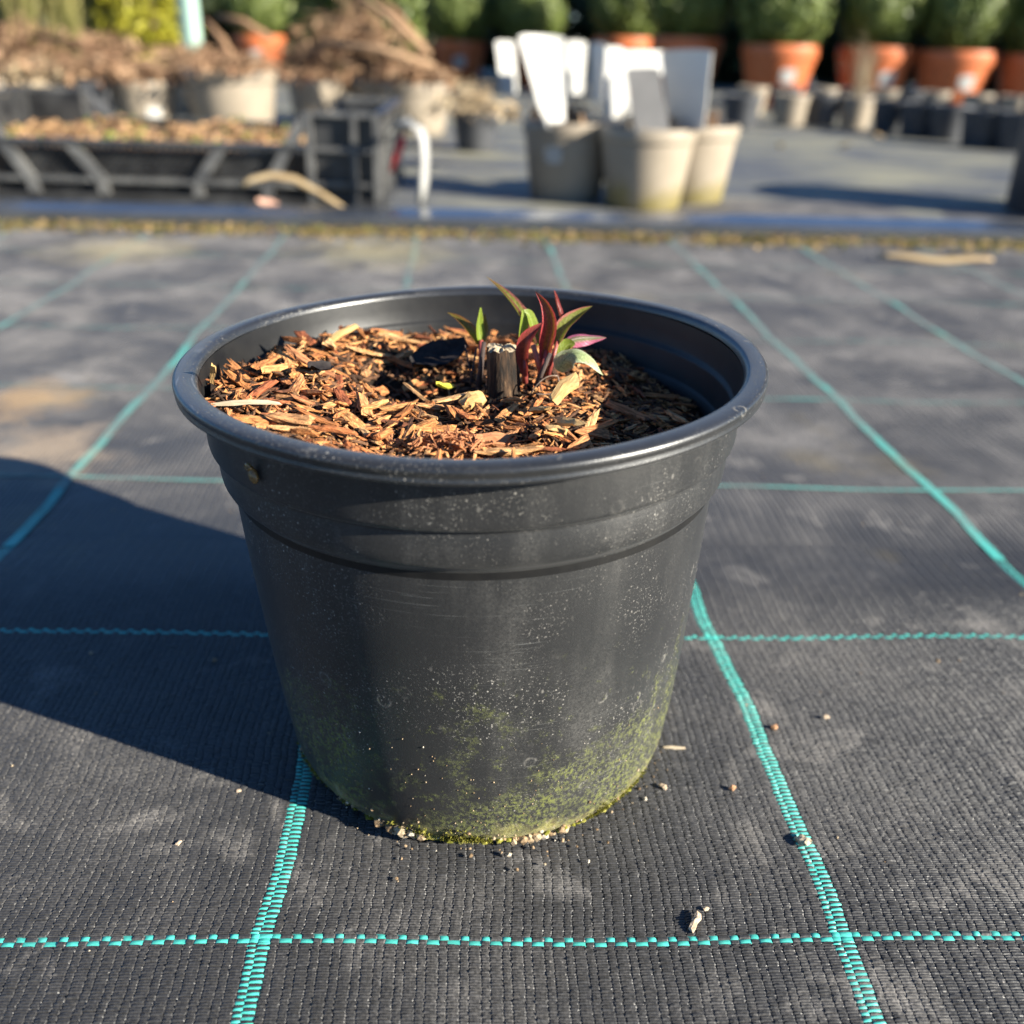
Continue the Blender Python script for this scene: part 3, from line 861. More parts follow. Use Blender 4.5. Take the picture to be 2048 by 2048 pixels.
# yellow leaf scrap in the hollow
def scrap(name, P, size, rot, mat, label, cat):
    m_ = MB(); n = 5; vs_ = []
    for i in range(n):
        for j in range(4):
            u, v = i / (n - 1) - .5, j / 3 - .5
            w = 1 - 1.6 * u * u * 2 * .8
            vs_.append((u * size, v * size * .55 * max(.1, w), size * (.35 * v * v + .22 * u * u + random.uniform(-.04, .04))))
    f_ = [(i * 4 + j, (i + 1) * 4 + j, (i + 1) * 4 + j + 1, i * 4 + j + 1) for i in range(n - 1) for j in range(3)]
    th = size * .03
    m_.add(vs_, f_); m_.add([(a, b, c - th) for a, b, c in vs_], [q[::-1] for q in f_])
    o = m_.build(name, mat, None, True); o.location = P; o.rotation_euler = rot
    tag(o, label, cat); return o
M_YLEAF = simple('yellow_leaf', (.42, .38, .03), (.58, .52, .08), 500, .55, .3, .0003, .4, trans=.25)
Pq = on(890, 785, .134); scrap('leaf_scrap', Pq + Vector((0, 0, .002)), .0075, (.2, .3, .6), M_YLEAF, 'small crumpled yellow leaf scrap in the dark hollow left of the stub', 'leaf')
# dark leathery dead leaf in the hollow
M_DLEAF = simple('black_leaf', (.010, .008, .008), (.028, .022, .020), 300, .7, .4, .0005, .2)
Pq = on(880, 725, .136); scrap('dead_leaf', Pq + Vector((0, 0, .0025)), .022, (.5, -.25, .4), M_DLEAF, 'blackened dead leaf lying in the hollow behind the stub', 'leaf')
Pq = on(640, 742, .143); scrap('dead_leaf', Pq + Vector((0, 0, .001)), .011, (.3, .2, 1.0), M_DLEAF, 'small dark curled leaf among the chips on the left', 'leaf')

# ---------------------------------------------------------------- moss, grit and a snail on the pot
def pot_r(z):
    for (r0, z0), (r1, z1) in zip(outer, outer[1:]):
        if z0 <= z <= z1: return r0 + (r1 - r0) * (z - z0) / max(1e-6, z1 - z0)
    return .066
def on_pot(th, z, d=0):
    r = pot_r(z) + d
    q = pot_shear(r * math.cos(th), r * math.sin(th), z)
    return Vector(q)                                  # pot-local
M_MOSS = island_mat('moss', [(0, (.14, .14, .018)), (.5, (.27, .26, .04)), (1, (.38, .34, .10))], .9, (300, 300, 300), 3, .25, .2, .5)
M_GRIT = island_mat('grit', [(0, (.14, .09, .045)), (.4, (.30, .20, .11)), (.85, (.40, .31, .20)), (1, (.60, .55, .46))], .8, (300, 300, 300), 3, 0, .3, .5)
def blob(c, r, seed, sq=(1, 1, 1)):
    q = random.Random(seed)
    t_ = (1 + 5 ** .5) / 2
    base = [(-1, t_, 0), (1, t_, 0), (-1, -t_, 0), (1, -t_, 0), (0, -1, t_), (0, 1, t_), (0, -1, -t_), (0, 1, -t_), (t_, 0, -1), (t_, 0, 1), (-t_, 0, -1), (-t_, 0, 1)]
    f_ = [(0, 11, 5), (0, 5, 1), (0, 1, 7), (0, 7, 10), (0, 10, 11), (1, 5, 9), (5, 11, 4), (11, 10, 2), (10, 7, 6), (7, 1, 8), (3, 9, 4), (3, 4, 2), (3, 2, 6), (3, 6, 8), (3, 8, 9), (4, 9, 5), (2, 4, 11), (6, 2, 10), (8, 6, 7), (9, 8, 1)]
    return [Vector(c) + Vector((b[0] * sq[0], b[1] * sq[1], b[2] * sq[2])) * (r / 1.9 * q.uniform(.7, 1.25)) for b in base], f_
mb = MB(); i = 0
for _ in range(5200):
    th = random.gauss(-1.55, .55)
    if th > -.2 or th < -2.75: continue
    dens = -.05 + .75 * math.sin(th * 7 + .8) + .45 * math.sin(th * 19) + .25 * math.sin(th * 41)
    if random.random() > dens + .1: continue
    z = abs(random.gauss(0, .0036)) + .0004
    if z > .013: continue
    c = on_pot(th, z, .0004)
    # tiny tuft: 3 blades
    for b_ in range(3):
        d_ = Vector((math.cos(th), math.sin(th), .7)) * random.uniform(.0006, .0014) + Vector((random.gauss(0, .0004), random.gauss(0, .0004), random.gauss(0, .0003)))
        s_ = d_.cross(Vector((random.gauss(0, 1), random.gauss(0, 1), random.gauss(0, 1)))).normalized() * .00028
        mb.add([c - s_, c + s_, c + d_], [(0, 1, 2)])
for k in range(150):
    th = random.choice((random.gauss(-1.75, .12), random.gauss(-1.35, .14), random.gauss(-.75, .22), random.uniform(-2.3, -.4)))
    r_ = random.uniform(.0005, .0014)
    v_, f_ = blob(on_pot(th, abs(random.gauss(0, .0022)) + .0006, r_ * .35), r_, 5000 + k, (1.2, 1.2, .7)); mb.add(v_, f_)
o = mb.build('moss', M_MOSS, pot); o['kind'] = 'stuff'; o['label'] = 'yellow green moss tufts along the foot of the pot'
mb = MB()
for k in range(260):
    th = random.gauss(-1.6, .55)
    if random.random() < .55:
        z = abs(random.gauss(0, .005)) + .0006; r_ = random.uniform(.0002, .0007)
    else:
        z = random.uniform(.003, .05); r_ = random.uniform(.00013, .0003)
    if th > -.15 or th < -2.9: continue
    v_, f_ = blob(on_pot(th, z, r_ * .4), r_, k); mb.add(v_, f_)
for k in range(36):            # crusty clump at the front foot
    th = random.gauss(-1.93, .06); r_ = random.uniform(.0008, .0021)
    v_, f_ = blob(on_pot(th, random.uniform(.0008, .006), r_ * .6), r_, 900 + k); mb.add(v_, f_)
for k in range(30):
    th = random.gauss(-1.26, .06); r_ = random.uniform(.0008, .0019)
    v_, f_ = blob(on_pot(th, random.uniform(.0006, .005), r_ * .6), r_, 990 + k); mb.add(v_, f_)
o = mb.build('grit', M_GRIT, pot); o['kind'] = 'stuff'; o['label'] = 'tan sand grains splashed on the lower pot wall'

M_SHELL = NT('snail_shell'); _n = M_SHELL.noise(M_SHELL.tex('Object', (1, 1, 3)), 500, 3)
M_SHELL.col(M_SHELL.ramp(_n, [(.35, (.12, .065, .022)), (.65, (.30, .19, .07))])); M_SHELL.set(rough=.22, spec=.6); M_SHELL.translucent((.30, .18, .06), .2); M_SHELL = M_SHELL.m
sn = empty('snail')
th = math.atan2(at(585, 955, .25).y - PY, at(585, 955, .25).x - PX)
thS, zS = -2.27, .1362
c = on_pot(thS, zS, .0012) + Vector((PX, PY, 0)); sn.location = c
sn.rotation_euler = (0, 0, thS + math.pi / 2)
tag(sn, 'tiny amber snail stuck on the pot wall just under the lip', 'snail')
mb = MB()                       # body whorl: pear shaped, flattened against the wall
vs, fs = [], []
for i in range(13):
    u = i / 12
    rr = .0019 * math.sin(math.pi * (u * .96 + .02)) ** .7 * (1.12 - .5 * u)
    for k in range(14):
        a_ = 2 * math.pi * k / 14
        vs.append((rr * math.cos(a_) - .0007 * (u - .4), -rr * .75 * math.sin(a_), -.0028 + u * .0052))
for i in range(12):
    for k in range(14): fs.append((i * 14 + k, i * 14 + (k + 1) % 14, (i + 1) * 14 + (k + 1) % 14, (i + 1) * 14 + k))
fs.append(tuple(range(14))[::-1]); fs.append(tuple(range(12 * 14, 13 * 14)))
mb.add(vs, fs); mb.build('shell', M_SHELL, sn, True)
mb = MB(); pts = []
for i in range(26):
    a_ = i * .5; r_ = .0013 * (1 - i / 27)
    pts.append((-.0007 + r_ * math.cos(a_), -.0010 - .0003 * i / 26, .0020 + r_ * math.sin(a_) * .8 + .0006 * i / 26))
mb.tube(pts, [.00062 * (1 - i / 30) for i in range(26)], 7); mb.build('spire', M_SHELL, sn, True)

# ================================================================= crumbs and litter on the fabric
mb = MB()
for k in range(150):
    x, y = random.uniform(-.45, .5), random.uniform(.17, .62)
    if math.hypot(x - PX, y - PY) < .078: continue
    r_ = abs(random.gauss(0, .00035)) + .00025
    v_, f_ = blob((x, y, .0006 + r_ * .3), r_, 3000 + k, (1, random.uniform(.6, 1.5), .7)); mb.add(v_, f_)
for k in range(90):               # around the right foot of the pot
    a_ = random.uniform(-2.6, .1); d_ = .0665 + abs(random.gauss(0, .007))
    r_ = abs(random.gauss(0, .0003)) + .00015
    v_, f_ = blob((PX + d_ * math.cos(a_), PY + d_ * math.sin(a_), .0006 + r_ * .3), r_, 3500 + k, (1, random.uniform(.6, 1.5), .7)); mb.add(v_, f_)
o = mb.build('soil_crumbs', M_GRIT); tag(o, 'sparse pale sand grains and soil crumbs strewn on the fabric around the pot', 'crumbs', kind='stuff')
def crumb(px_, py_, L, W, T, ang, label, mat, seed, cat='wood chip', name='wood_chip', tilt=0):
    if name == 'soil_crumb': L, W, T = L * .72, W * .72, T * .72
    vs, fs = chip_shape(L, W, T, seed)
    zmin = min((Quaternion((0, 1, 0), tilt) @ Vector(v)).z for v in vs)
    m_ = MB(); m_.add(vs, fs); o = m_.build(name, mat)
    P = on(px_, py_, 0); o.location = (P.x, P.y, .0006 - zmin); o.rotation_mode = 'QUATERNION'
    o.rotation_quaternion = Quaternion((0, 0, 1), ang) @ Quaternion((0, 1, 0), tilt)
    tag(o, label, cat)
M_TANC = simple('tan_crumb', (.40, .29, .19), (.58, .45, .32), 600, .85, .5, .0005, .3)
M_BRC = simple('brown_crumb', (.28, .14, .07), (.42, .24, .13), 600, .85, .5, .0005, .3)
crumb(1389, 1851, .0068, .0022, .0014, 1.05, 'tan wood sliver on the fabric right above the nearest turquoise line', M_TANC, 7001, tilt=-.12)
crumb(1411, 1822, .0025, .0017, .0011, .4, 'tiny pale crumb beside the tan wood sliver', M_TANC, 7002, 'crumb', 'soil_crumb')
crumb(1605, 1688, .0052, .0032, .0026, 2.1, 'pale grey seed husk on the turquoise strip right of the pot', M_STRAW, 7003, 'seed', 'seed_husk', .25)
crumb(1464, 1582, .0030, .0022, .0020, .9, 'reddish brown crumb between the pot and the turquoise strip', M_BRC, 7004, 'crumb', 'soil_crumb')
crumb(1347, 1500, .0075, .0011, .0010, .03, 'thin straw stub beside the right foot of the pot', M_STRAW, 7005, 'straw', 'straw')
crumb(1548, 1459, .0036, .0026, .0020, .5, 'brown crumb right of the turquoise strip level with the pot foot', M_BRC, 7006, 'crumb', 'soil_crumb')
crumb(1651, 1438, .0030, .0026, .0020, .2, 'pale round crumb alone on the fabric right of the strip', M_TANC, 7007, 'crumb', 'soil_crumb')
crumb(1382, 1178, .0030, .0022, .0022, .2, 'small orange crumb touching the right side of the pot', M_BRC, 7008, 'crumb', 'soil_crumb')
crumb(1325, 1578, .0040, .0024, .0018, 2.3, 'tan crumb below the right foot of the pot', M_TANC, 7009, 'crumb', 'soil_crumb')
crumb(358, 1690, .0026, .0018, .0013, 1.2, 'pale crumb on the fabric below the pot shadow', M_TANC, 7010, 'crumb', 'soil_crumb')
crumb(478, 1586, .0022, .0017, .0012, .4, 'tiny pinkish crumb just below the edge of the pot shadow', M_TANC, 7011, 'crumb', 'soil_crumb')
crumb(1080, 1675, .0050, .0028, .0022, .3, 'crusty reddish crumb at the front foot of the pot', M_BRC, 7012, 'crumb', 'soil_crumb')

# litter drifted against the board
M_LITTER = island_mat('leaf_litter', [(0, (.08, .085, .015)), (.35, (.14, .12, .035)), (.6, (.24, .16, .06)), (.85, (.34, .24, .11)), (1, (.15, .08, .04))], .8, (40, 40, 40), 3, .15, .3, .4, .001)
mb = MB()
for k in range(5200):
    x = random.uniform(-1.0, 1.05)
    dens = .55 + .3 * math.sin(x * 21) + .25 * math.sin(x * 47 + 1)
    d_ = -abs(random.gauss(0, .030)) - .004
    if random.random() > dens + .35: continue
    q = board_pt(x, d_, 0)
    L = random.uniform(.002, .008); hgt = .0015 + .003 * random.random() * math.exp(d_ / .02)
    R_ = Quaternion((random.gauss(0, .35), random.gauss(0, .35), random.gauss(0, 1), random.gauss(0, 1))).normalized()
    vs = [R_ @ Vector(v_) for v_ in ((-L, 0, 0), (0, -L * .4, L * .12), (L, 0, 0), (0, L * .4, L * .15))]
    mb.add([Vector((q[0], q[1], hgt)) + v_ for v_ in vs], [(0, 1, 2, 3)])
o = mb.build('leaf_litter', M_LITTER); tag(o, 'brown and yellow leaf litter and moss drifted along the front of the board', 'leaf litter', kind='stuff')
# long dry leaf at the right end, and the dry stalk arching in front of the crate
def ribbon(name, pts, w, th, mat, label, cat, up=(0, 0, 1), taper=True, group=None):
    pts = [Vector(q) for q in pts]; n = len(pts); vs, fs = [], []
    for i, q in enumerate(pts):
        t = (pts[min(i + 1, n - 1)] - pts[max(i - 1, 0)]).normalized()
        s_ = t.cross(Vector(up)).normalized(); u_ = s_.cross(t)
        k = (math.sin(math.pi * (i / (n - 1) * .9 + .05)) ** .5 if taper else 1) * w / 2
        for a_, b_ in ((-1, 0), (0, -.25), (1, 0), (0, .35)):
            vs.append(q + s_ * a_ * k + u_ * (b_ * th * 2))
    for i in range(n - 1):
        for k in range(4): fs.append((i * 4 + k, i * 4 + (k + 1) % 4, (i + 1) * 4 + (k + 1) % 4, (i + 1) * 4 + k))
    fs.append((3, 2, 1, 0)); fs.append(tuple(range((n - 1) * 4, n * 4)))
    mb = MB(); mb.add(vs, fs); o = mb.build(name, mat, None, True); tag(o, label, cat, group); return o
M_DRY = simple('dry_leaf', (.33, .23, .12), (.46, .35, .20), 60, .7, .3, .002, .3, (.3, 1, 1), trans=.2)
a_, b_ = on(1755, 512, .006), on(1985, 520, .006)
ribbon('dry_leaf', [a_.lerp(b_, t) + Vector((0, -.006 * math.sin(math.pi * t), .0015 * math.sin(3 * math.pi * t) + .001)) for t in np.linspace(0, 1, 12)], .018, .002, M_DRY, 'long straw coloured leaf lying before the board at the right', 'leaf', (0, -.5, 1))
ctl = [at(478, 376, 1.425), at(500, 358, 1.43), at(545, 350, 1.435), at(590, 360, 1.435), at(640, 388, 1.425), at(688, 416, 1.40)]
ribbon('dry_stalk', ctl, .014, .003, M_DRY, 'curved straw coloured dry leaf arching in front of the black crate', 'leaf', (0, -.8, .6))
scrap('dead_leaf', at(535, 408, 1.41), .03, (.5, .2, .2), simple('pink_leaf', (.40, .22, .15), (.55, .34, .25), 60, .7, .3, .002), 'small pinkish dead leaf on the board below the arching dry leaf', 'leaf')

# ================================================================= the black crate
M_CRATE = simple('crate_plastic', (.012, .012, .013), (.04, .04, .04), 30, .30, .2, .001, .5)
CY = 1.50
cz = lambda px_, py_: at(px_, py_, CY)
crx0, crx1 = at(-145, 390, CY).x, at(760, 415, CY).x
crate = empty('plastic_crate', ((crx0 + crx1) / 2, CY, 0), .045)
tag(crate, 'black plastic nursery crate with slatted sides and tall corners behind the board', 'crate')
W_, D_ = crx1 - crx0, .42
ZC, ZT, ZM = .140, .088, .036       # corner top, top rail, middle rail
hw = W_ / 2; cw = .108             # corner panel width
M_CRATE_LIT = simple('crate_sunlit_dusty_ribs', (.045, .045, .046), (.12, .117, .11), 30, .45, .2, .001, .5)  # lighter ribs: sunlight on them put into the colour, with some dust
def cpart(name, fn, lab=None):
    mb = MB(); fn(mb); o = mb.build(name, M_CRATE_LIT if name in ('brace', 'strut', 'upright', 'cross_rib', 'middle_rail') else M_CRATE, crate); return o
cpart('floor', lambda m: m.box((0, D_ / 2, .010), (W_ - .01, D_ - .01, .006)))
for y_, s_ in ((0, 1), (D_, -1)):
    cpart('bottom_rail', lambda m: m.box((0, y_, .008), (W_, .012, .016)))
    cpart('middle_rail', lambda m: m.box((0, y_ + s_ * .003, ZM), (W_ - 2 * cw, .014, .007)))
    cpart('top_rail', lambda m: m.box((0, y_ + s_ * .003, ZT), (W_ - 2 * cw, .020, .009)))
    for sx in (-1, 1):
        for k in range(4):      # corner panel: upright and cross ribs
            xx = sx * (hw - .004 - k * (cw - .008) / 3)
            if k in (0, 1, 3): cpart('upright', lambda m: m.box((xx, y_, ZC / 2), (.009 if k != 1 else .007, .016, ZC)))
        for zz_ in (.038, .088, ZC - .003):
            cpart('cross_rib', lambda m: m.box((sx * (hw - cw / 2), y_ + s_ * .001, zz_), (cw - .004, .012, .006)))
        cpart('corner_backing', lambda m: m.box((sx * (hw - cw / 2), y_ + s_ * .010, ZC / 2), (cw - .006, .003, ZC - .012)))
        # sloping brace from the tall corner, then struts leaning the same way
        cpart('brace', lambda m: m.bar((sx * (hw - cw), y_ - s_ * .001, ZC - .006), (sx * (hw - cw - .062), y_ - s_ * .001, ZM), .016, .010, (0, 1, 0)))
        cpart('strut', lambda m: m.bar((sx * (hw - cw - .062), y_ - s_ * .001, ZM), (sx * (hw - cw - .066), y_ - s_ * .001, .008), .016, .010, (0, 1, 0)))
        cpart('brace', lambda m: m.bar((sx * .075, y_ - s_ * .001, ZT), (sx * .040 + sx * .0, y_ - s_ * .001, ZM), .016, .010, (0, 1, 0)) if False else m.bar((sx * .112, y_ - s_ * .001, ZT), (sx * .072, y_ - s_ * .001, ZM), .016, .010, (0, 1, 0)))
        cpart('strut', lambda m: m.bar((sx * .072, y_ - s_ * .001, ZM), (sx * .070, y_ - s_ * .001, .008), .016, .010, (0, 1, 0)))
    def lattice(m):
        w0 = W_ / 2 - cw
        n = 46
        for k in range(n):
            x0 = -w0 + 2 * w0 * k / (n - 1)
            for dx_ in (-.055, .055):
                xa, xb = x0, max(-w0, min(w0, x0 + dx_))
                fr = abs(xb - xa) / .055
                if fr < .1: continue
                m.bar((xa, y_ + s_ * .010, .016), (xb, y_ + s_ * .010, .016 + (ZT - .02) * fr), .0035, .003, (0, 1, 0))
    o = cpart('lattice', lattice); o['kind'] = 'stuff'
for sx in (-1, 1):
    cpart('side_rail', lambda m: m.box((sx * hw, D_ / 2, .008), (.012, D_ - .02, .016)))
    cpart('side_rail', lambda m: m.box((sx * hw, D_ / 2, ZC - .004), (.016, D_ - .02, .009)))
    for k in range(7):
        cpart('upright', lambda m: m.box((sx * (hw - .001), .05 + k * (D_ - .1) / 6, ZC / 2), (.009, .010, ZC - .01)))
    cpart('side_panel', lambda m: m.box((sx * (hw - .009), D_ / 2, ZC / 2), (.003, D_ - .03, ZC - .02)))
# seedlings and litter inside the crate
mb = MB()
for k in range(620):
    x, y = random.uniform(-hw + .03, hw - .12), random.uniform(.03, D_ - .03)
    L = random.uniform(.006, .016)
    R_ = Quaternion((1, random.gauss(0, .5), random.gauss(0, .5), random.gauss(0, 3))).normalized()
    zz_ = .078 + random.uniform(0, .024) * (.6 + .4 * math.sin(x * 30))
    mb.add([Vector((x, y, zz_)) + R_ @ Vector(v_) for v_ in ((-L, 0, 0), (0, -L * .45, L * .15), (L, 0, 0), (0, L * .45, L * .15))], [(0, 1, 2, 3)])
mb.box((0, D_ / 2, .045), (W_ - .04, D_ - .04, .066))
M_SEED = island_mat('crate_litter', [(0, (.13, .19, .03)), (.18, (.22, .24, .06)), (.3, (.40, .24, .11)), (.8, (.40, .24, .13)), (.97, (.24, .14, .07)), (1, (.05, .035, .025))], .8, (30, 30, 30), 3, .2, .3, .4, .001)
o = mb.build('crate_litter', M_SEED); o.location = crate.location; o.rotation_euler = crate.rotation_euler
tag(o, 'leaf litter and small weeds filling the black crate', 'leaf litter', kind='stuff')
# plant label bent over the crate corner, with a red tie
M_WHITE = simple('white_label', (.40, .39, .365), (.48, .47, .44), 12, .45, .1, .001, .4, trans=.15)
lab = [at(775, 282, 1.50), at(779, 262, 1.49), at(796, 250, 1.475), at(818, 247, 1.465), at(838, 256, 1.455), at(848, 280, 1.45), at(850, 320, 1.447), at(848, 365, 1.446), at(842, 408, 1.446)]
ribbon('plant_label', lab, .021, .0007, M_WHITE, 'white strip label looped over the right corner of the crate', 'plant label', (.75, -.6, 0), False)
M_REDT = simple('red_tie', (.50, .03, .03), (.62, .06, .05), 30, .5, .2, .001)
ribbon('red_tie', [at(806, 268, 1.462), at(803, 285, 1.46), at(792, 315, 1.458), at(782, 345, 1.46)], .013, .002, M_REDT, 'short red tie hanging beside the white strip label', 'tie', (.3, -1, 0))

# ================================================================= pots in the background
def plain_pot_mesh(rt, rb, h, rimh):
    body_ = [(rb * .96, .0), (rb, .004), (rt * .955, h - rimh)]
    rim_ = [(rt * .955, h - rimh), (rt * .99, h - rimh + .001), (rt, h - rimh + .004), (rt * 1.005, h - .003), (rt, h), (rt * .94, h), (rt * .93, h - .004), (rt * .90, h - .03)]
    return body_, rim_
M_TAUPE = simple('taupe_plastic', (.23, .19, .14), (.29, .24, .18), 10, .55, .15, .002, .4)
def taupe2():
    t = NT('taupe_plastic_mossy'); v = t.tex('Object')
    sx = t.n('SeparateXYZ'); t.l(v, sx.inputs[0])
    b = t.ramp(t.noise(v, 12, 5), [(.35, (.25, .205, .15)), (.65, (.31, .26, .195))])
    m_ = t.ramp(t.math('SUBTRACT', t.noise(v, 30, 5, .7), t.math('MULTIPLY', sx.outputs[2], 9)), [(.12, 0), (.40, .9)])
    t.col(t.mix(m_, b, (.19, .155, .05))); t.set(rough=.55); return t.m
M_TAUPE2 = taupe2()
M_DARKPOT = simple('dark_pot_plastic', (.035, .036, .04), (.06, .062, .067), 10, .5, .15, .002, .4)
M_TERRA = simple('terracotta_plastic', (.40, .105, .034), (.50, .14, .048), 8, .5, .15, .003, .45)
M_PSOIL = simple('pot_soil', (.03, .02, .013), (.10, .065, .04), 60, .95, .6, .004)
_pm = {}
def small_pot(name, P, rt, rb, h, rimh, mat, label, cat, group=None, rz=0, sticker=None):
    key = (name, rt, rb, h, rimh, mat.name)
    if key not in _pm:
        b_, r_ = plain_pot_mesh(rt, rb, h, rimh)
        m1 = MB(); m1.lathe(b_, 40); m1.add([(rb * .96 * math.cos(2 * math.pi * k / 40), rb * .96 * math.sin(2 * math.pi * k / 40), 0) for k in range(40)], [tuple(range(40))[::-1]])
        m2 = MB(); m2.lathe(r_, 40)
        m3 = MB(); m3.lathe([(rt * .92, h - .018), (rt * .6, h - .013), (rt * .3, h - .011), (.0005, h - .010)], 24)
        _pm[key] = (m1.mesh('body', mat, True), m2.mesh('rim', mat, True), m3.mesh('soil', M_PSOIL))
    o = empty(name, P, rz); tag(o, label, cat, group)
    for n_, me in zip(('body', 'rim', 'soil'), _pm[key]): link(n_, me, o)
    if sticker:
        ang, zz_, w_, hh = sticker
        rr = rb + (rt * .955 - rb) * zz_ / (h - rimh) + .0015
        vs, fs = [], []
        for i in range(7):
            a_ = ang + (i - 3) / 6 * w_ / rr
            for s_ in (-1, 1):
                r2 = rr + (rt * .955 - rb) / (h - rimh) * s_ * hh / 2
                k = 1 if 0 < i < 6 else .7
                vs.append((r2 * math.cos(a_), r2 * math.sin(a_), zz_ + s_ * hh / 2 * k))
        fs = [(i * 2, i * 2 + 2, i * 2 + 3, i * 2 + 1) for i in range(6)]
        m4 = MB(); m4.add(vs, fs); m4.build('sticker', M_WHITE, o)
    return o

# three taupe pots with big white plant labels
gA = 'taupe pots holding the white labels'
pA = small_pot('nursery_pot', on(1283, 412, 0) * 1, .078, .062, .125, .022, M_TAUPE2, 'taupe pot in front of the group holding the white labels, mossy at its foot', 'nursery pot', gA)
pB = small_pot('nursery_pot', on(1372, 398, 0), .078, .062, .125, .022, M_TAUPE2, 'taupe pot at the right of the group holding the white labels', 'nursery pot', gA)
pC = small_pot('nursery_pot', on(1130, 394, 0), .078, .062, .125, .022, M_TAUPE, 'shaded taupe pot with a pale sticker, left in the white label group', 'nursery pot', gA, 0, (-1.95, .075, .030, .026))
M_SHADEL = simple('shaded_label_face', (.15, .145, .14), (.19, .182, .175), 20, .5, .1, .001)  # label facing away from the sun: its shade is put into this grey
M_GREYW = simple('label_greyish', (.60, .56, .50), (.66, .62, .55), 20, .5, .1, .001)
def label_card(c4, Y4, label, mat=M_WHITE, th=.0012, bend=.0):
    """c4: photo corners TL, TR, BR, BL; Y4: depth of each"""
    C = [at(c[0], c[1], y_) for c, y_ in zip(c4, Y4)]
    nrm = (C[1] - C[0]).cross(C[3] - C[0]).normalized()
    vs, nu, nv = [], 6, 8
    for s_ in (0, 1):
        for j in range(nv + 1):
            v = j / nv
            L_, R_ = C[0].lerp(C[3], v), C[1].lerp(C[2], v)
            for i in range(nu + 1):
                u = i / nu
                e = .06 * (abs(2 * u - 1) ** 4) * (1 if v < .5 else -1) * (abs(2 * v - 1) ** 6)
                vs.append(L_.lerp(R_, u) + (C[3] - C[0]) * e * .5 + nrm * (s_ * th + bend * ((u - .5) ** 2 * 4 + v * v)))
    n1 = (nu + 1) * (nv + 1); fs = []
    idx = lambda s_, j, i: s_ * n1 + j * (nu + 1) + i
    for j in range(nv):
        for i in range(nu):
            fs.append((idx(0, j, i), idx(0, j + 1, i), idx(0, j + 1, i + 1), idx(0, j, i + 1)))
            fs.append((idx(1, j, i), idx(1, j, i + 1), idx(1, j + 1, i + 1), idx(1, j + 1, i)))
    for j in range(nv):
        fs.append((idx(0, j, 0), idx(1, j, 0), idx(1, j + 1, 0), idx(0, j + 1, 0))); fs.append((idx(0, j, nu), idx(0, j + 1, nu), idx(1, j + 1, nu), idx(1, j, nu)))
    for i in range(nu):
        fs.append((idx(0, 0, i), idx(0, 0, i + 1), idx(1, 0, i + 1), idx(1, 0, i))); fs.append((idx(0, nv, i), idx(1, nv, i), idx(1, nv, i + 1), idx(0, nv, i + 1)))
    mb = MB(); mb.add(vs, fs); o = mb.build('plant_label', mat); tag(o, label, 'plant label', 'plant labels standing in the taupe pots')
label_card([(990, 80), (1030, 82), (1036, 188), (1004, 190)], [1.88, 1.95, 1.95, 1.88], 'leftmost short white plant label of the cluster in the taupe pots')
label_card([(1032, 68), (1124, 72), (1124, 256), (1084, 260)], [1.68, 1.72, 1.70, 1.66], 'large white plant label tapering to its foot, second from the left', bend=-.006)
label_card([(1134, 80), (1174, 82), (1166, 190), (1134, 188)], [1.80, 1.88, 1.88, 1.80], 'short white plant label just right of the large tapering one')
label_card([(1180, 84), (1212, 86), (1206, 205), (1184, 204)], [1.93, 1.90, 1.90, 1.93], 'narrow white plant label half hidden in the middle of the cluster', M_GREYW)
label_card([(1212, 92), (1248, 94), (1262, 234), (1210, 238)], [1.72, 1.78, 1.78, 1.72], 'long white plant label left of the shaded grey one')
label_card([(1246, 100), (1344, 102), (1346, 150), (1250, 148)], [1.90, 1.98, 1.98, 1.90], 'white plant label whose top shows above the shaded grey one')
label_card([(1250, 136), (1318, 134), (1340, 262), (1272, 268)], [1.585, 1.585, 1.585, 1.585], 'plant label painted a shaded grey, tilted in the front taupe pot', M_SHADEL)
label_card([(1320, 100), (1424, 98), (1408, 262), (1340, 262)], [1.70, 1.60, 1.60, 1.70], 'light grey plant label at the right of the cluster', M_GREYW)

